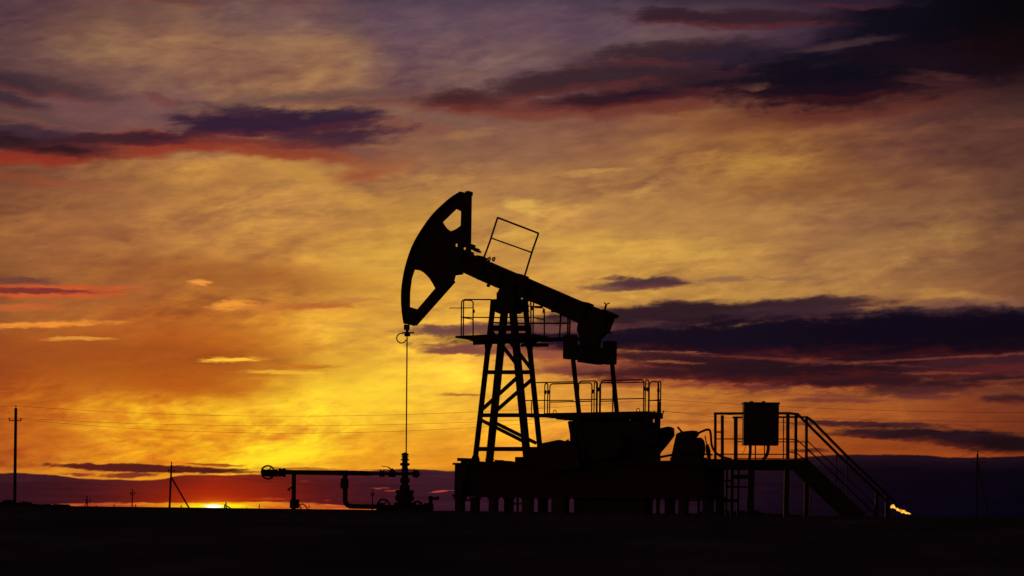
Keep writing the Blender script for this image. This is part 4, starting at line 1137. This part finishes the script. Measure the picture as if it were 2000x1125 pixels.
# glowing flecks inside the bank
cloud(745,953.5,16,1.2,0,(176,72,48),.7,.6,1.2,Ct)
cloud(768,958,12,1.4,3,(196,78,48),.8,.6,.9,Ct)
cloud(862,960,20,1.6,4,(186,78,52),.85,.5,.7,Ct)
cloud(885,959,10,1.2,0,(150,66,50),.8,.5,.7,Ct)
cloud(597,941,10,1.4,0,(126,46,34),.8,.6,.7,Ct)
cloud(640,977,8,1.5,0,(150,44,34),.8,.6,.7,Ct)
cloud(530,975,36,2.5,0,(190,78,34),.5,.7,.9,Ct)
# ---- open strip at the horizon where the sun sets
nst = noise_(mapping(Cc, (900, 5), 0, (30, 7)), 5, .6).outputs['Fac']
sd = math_('ADD', V, math_('MULTIPLY', math_('SUBTRACT', nst, .5), 9.0))
e2 = [(-200, 1000), (60, 990), (130, 983.5), (240, 981.5), (320, 981), (400, 982), (520, 980), (640, 984), (690, 988), (740, 993), (800, 1000)]
c2_ = nn('ShaderNodeFloatCurve'); cv = c2_.mapping.curves[0]
pts = [((pc(x, y)[0]+400)/2800, (pc(x, y)[1]-960)/60) for x, y in e2]
cv.points[0].location = (0, 1); cv.points[1].location = (1, 1)
for p in pts: cv.points.new(*p)
c2_.mapping.update(); ln(tB.outputs[0], c2_.inputs['Value'])
sV = math_('SUBTRACT', sd, math_('MULTIPLY_ADD', c2_.outputs[0], 60.0, 960.0))
strip = smooth(sV, -1.5, 2.5, 0.0, 1.0)
l = ell2(Cc, pc(417, 990), 0, (120, 400))
ws_ = math_('POWER', 2.718, math_('MULTIPLY', l, -1.0))
stripc = mix(nst, C(176, 50, 32), C(246, 138, 52))
stripc = mix(ws_, stripc, C(255, 190, 24))
OPS.append(('strip', (960, 1003)))
cloud(205,987,70,2.2,0,(150,48,34),.6,.6,.9,Ct)
cloud(640,991,60,1.8,0,(170,60,40),.6,.6,.9,Ct)
cloud(485,988,40,1.7,1,(214,96,24),.9,.5,.6,Ct)
cloud(515,990,80,2.0,0,(214,84,28),.8,.6,.6,Ct)
# yellow heart and the sliver of the sun
cloud(430,988.5,66,6.0,0,(255,226,30),1,.5,.35,Ct)
cloud(418,988.8,21,3.6,0,(255,250,170),1,.5,.2,Cc)
skyt = nn('ShaderNodeTexSky', sky_type='NISHITA'); skyt.sun_disc = False
sunpx = pc(417, 988); SUN_AZ = (sunpx[0]-1000)/F; SUN_EL = R(0.35)
skyt.sun_elevation = SUN_EL; skyt.sun_rotation = SUN_AZ
skyt.altitude = 100; skyt.dust_density = 2.0
skya = vmath('SCALE', skyt.outputs[0]); skya.node.inputs['Scale'].default_value = 0.0008
def reach(a):
    cx, cy, ra, rb, rot = a[:5]; soft = a[7] if len(a) > 7 else .35; nz = a[8] if len(a) > 8 else .9
    k = 1 + soft + nz*(.9 if len(a) > 9 else .6); x, y = pc(cx, cy); c_, s_ = abs(cos(R(rot))), abs(sin(R(rot)))
    return x-(ra*k*c_+45), x+(ra*k*c_+45), y-(rb*k*c_+ra*k*s_+14), y+(rb*k*c_+ra*k*s_+14)
CLG = make_group(False); CLL = make_group(True); SRC = {'Cm': Cm, 'Ct': Ct, 'Cc': Cc, 'E': nE0, 'E2': nT0, 'Base': base, 'U': U, 'dV': dV, 'Bank': bankc, 'Strip': math_('MULTIPLY', strip, .92), 'StripC': stripc, 'Sky': skya}
def tile(u0, u1, v0, v1):
    global cur, nt, T
    g = bpy.data.node_groups.new('sky_region', 'ShaderNodeTree'); old = nt; nt = g
    for nm in SRC: g.interface.new_socket(nm, in_out='INPUT', socket_type='NodeSocketFloat' if nm in ('E', 'E2', 'U', 'dV', 'Strip') else ('NodeSocketColor' if nm in ('Bank', 'StripC') else 'NodeSocketVector'))
    g.interface.new_socket('BSDF', in_out='OUTPUT', socket_type='NodeSocketShader')
    gi = nn('NodeGroupInput'); go = nn('NodeGroupOutput'); T = gi.outputs; cur = T['Base']
    for kind, a in OPS:
        if kind == 'c':
            x0, x1, y0, y1 = reach(a)
            if x1 < u0 or x0 > u1 or y1 < v0 or y0 > v1: continue
            paint(*a)
        elif v1 > a[0]:
            if kind == 'bank':
                rim = math_('MULTIPLY', smooth(T['dV'], -16, -2, 0.0, 1.0), smooth(T['U'], 960, 700, 0.0, 1.0))
                cur = mix(math_('MULTIPLY', rim, .35), cur, C(255, 178, 44))
                rimr = math_('MULTIPLY', smooth(T['dV'], -14, -1, 0.0, .55), smooth(T['U'], 1300, 1500, 0.0, 1.0))
                cur = mix(rimr, cur, C(168, 74, 28))
                cur = mix(smooth(T['dV'], -1.2, 2.2, 0.0, 1.0), cur, T['Bank'])
            else: cur = mix(T['Strip'], cur, T['StripC'])
    f = math_('MULTIPLY_ADD', T['E'], -.24, 1.0); cur = vmath('MULTIPLY', cur, comb(f, f, math_('MULTIPLY_ADD', T['E'], -.2, 1.0)))
    gm = nn('ShaderNodeGamma'); ln(cur, gm.inputs[0]); gm.inputs[1].default_value = 2.2
    t = vmath('ADD', gm.outputs[0], T['Sky'])
    if u0 < 417 < u1 and v1 > 985:
        l = math_('SQRT', ell2(T['Cc'], pc(416, 988.9), 0, (13, 2.3))); k = smooth(l, 1.25, .75, 0.0, 3.0)
        t = vmath('MULTIPLY_ADD', (1.0, .9, .6), comb(k, k, k), t)
    b = nn('ShaderNodeBackground'); ln(t, b.inputs[0]); b.inputs[1].default_value = 1.0
    ln(b.outputs[0], go.inputs[0]); nt = old
    n = nn('ShaderNodeGroup'); n.node_tree = g
    for k, (nm, v) in enumerate(SRC.items()): ln(v, n.inputs[k])
    return n.outputs[0]
def split(us, vs):
    """binary tree of regions so that each direction evaluates only the clouds near it"""
    if len(us) == 2 and len(vs) == 2: return tile(us[0], us[1], vs[0], vs[1])
    m = nn('ShaderNodeMixShader')
    if len(us) > len(vs) or len(vs) == 2:
        k = len(us)//2; ln(math_('GREATER_THAN', U, us[k]), m.inputs[0]); A, B = (us[:k+1], vs), (us[k:], vs)
    else:
        k = len(vs)//2; ln(math_('GREATER_THAN', V, vs[k]), m.inputs[0]); A, B = (us, vs[:k+1]), (us, vs[k:])
    ln(split(*A), m.inputs[1]); ln(split(*B), m.inputs[2]); return m.outputs[0]
front = split([-1e4, 170, 330, 500, 700, 870, 1050, 1220, 1400, 1600, 1800, 1e4], [-1e4, -60, 120, 225, 330, 530, 660, 750, 870, 950, 1e4])
below = nn('ShaderNodeBackground'); below.inputs[0].default_value = (.004, .003, .002, 1)
mb = nn('ShaderNodeMixShader'); ln(math_('GREATER_THAN', V, 1012.0), mb.inputs[0]); ln(front, mb.inputs[1]); ln(below.outputs[0], mb.inputs[2])
wo = nn('ShaderNodeOutputWorld'); ln(mb.outputs[0], wo.inputs[0])
world.cycles.sampling_method = 'MANUAL'; world.cycles.sample_map_resolution = 512

# ---- sun lamp in the direction of the setting sun
sl = bpy.data.lights.new('sun', 'SUN'); sl.energy = 0.12; sl.angle = R(0.53); sl.color = (1, .42, .12)
so = bpy.data.objects.new('sun', sl); col.objects.link(so)
sd_ = Vector((sin(SUN_AZ)*cos(SUN_EL), cos(SUN_AZ)*cos(SUN_EL), sin(SUN_EL)))
so.rotation_euler = (-sd_).to_track_quat('-Z', 'Y').to_euler(); so.location = (-20, 60, 25)

scn.view_settings.view_transform = 'Standard'; scn.view_settings.look = 'None'
scn.view_settings.exposure = 0; scn.view_settings.gamma = 1
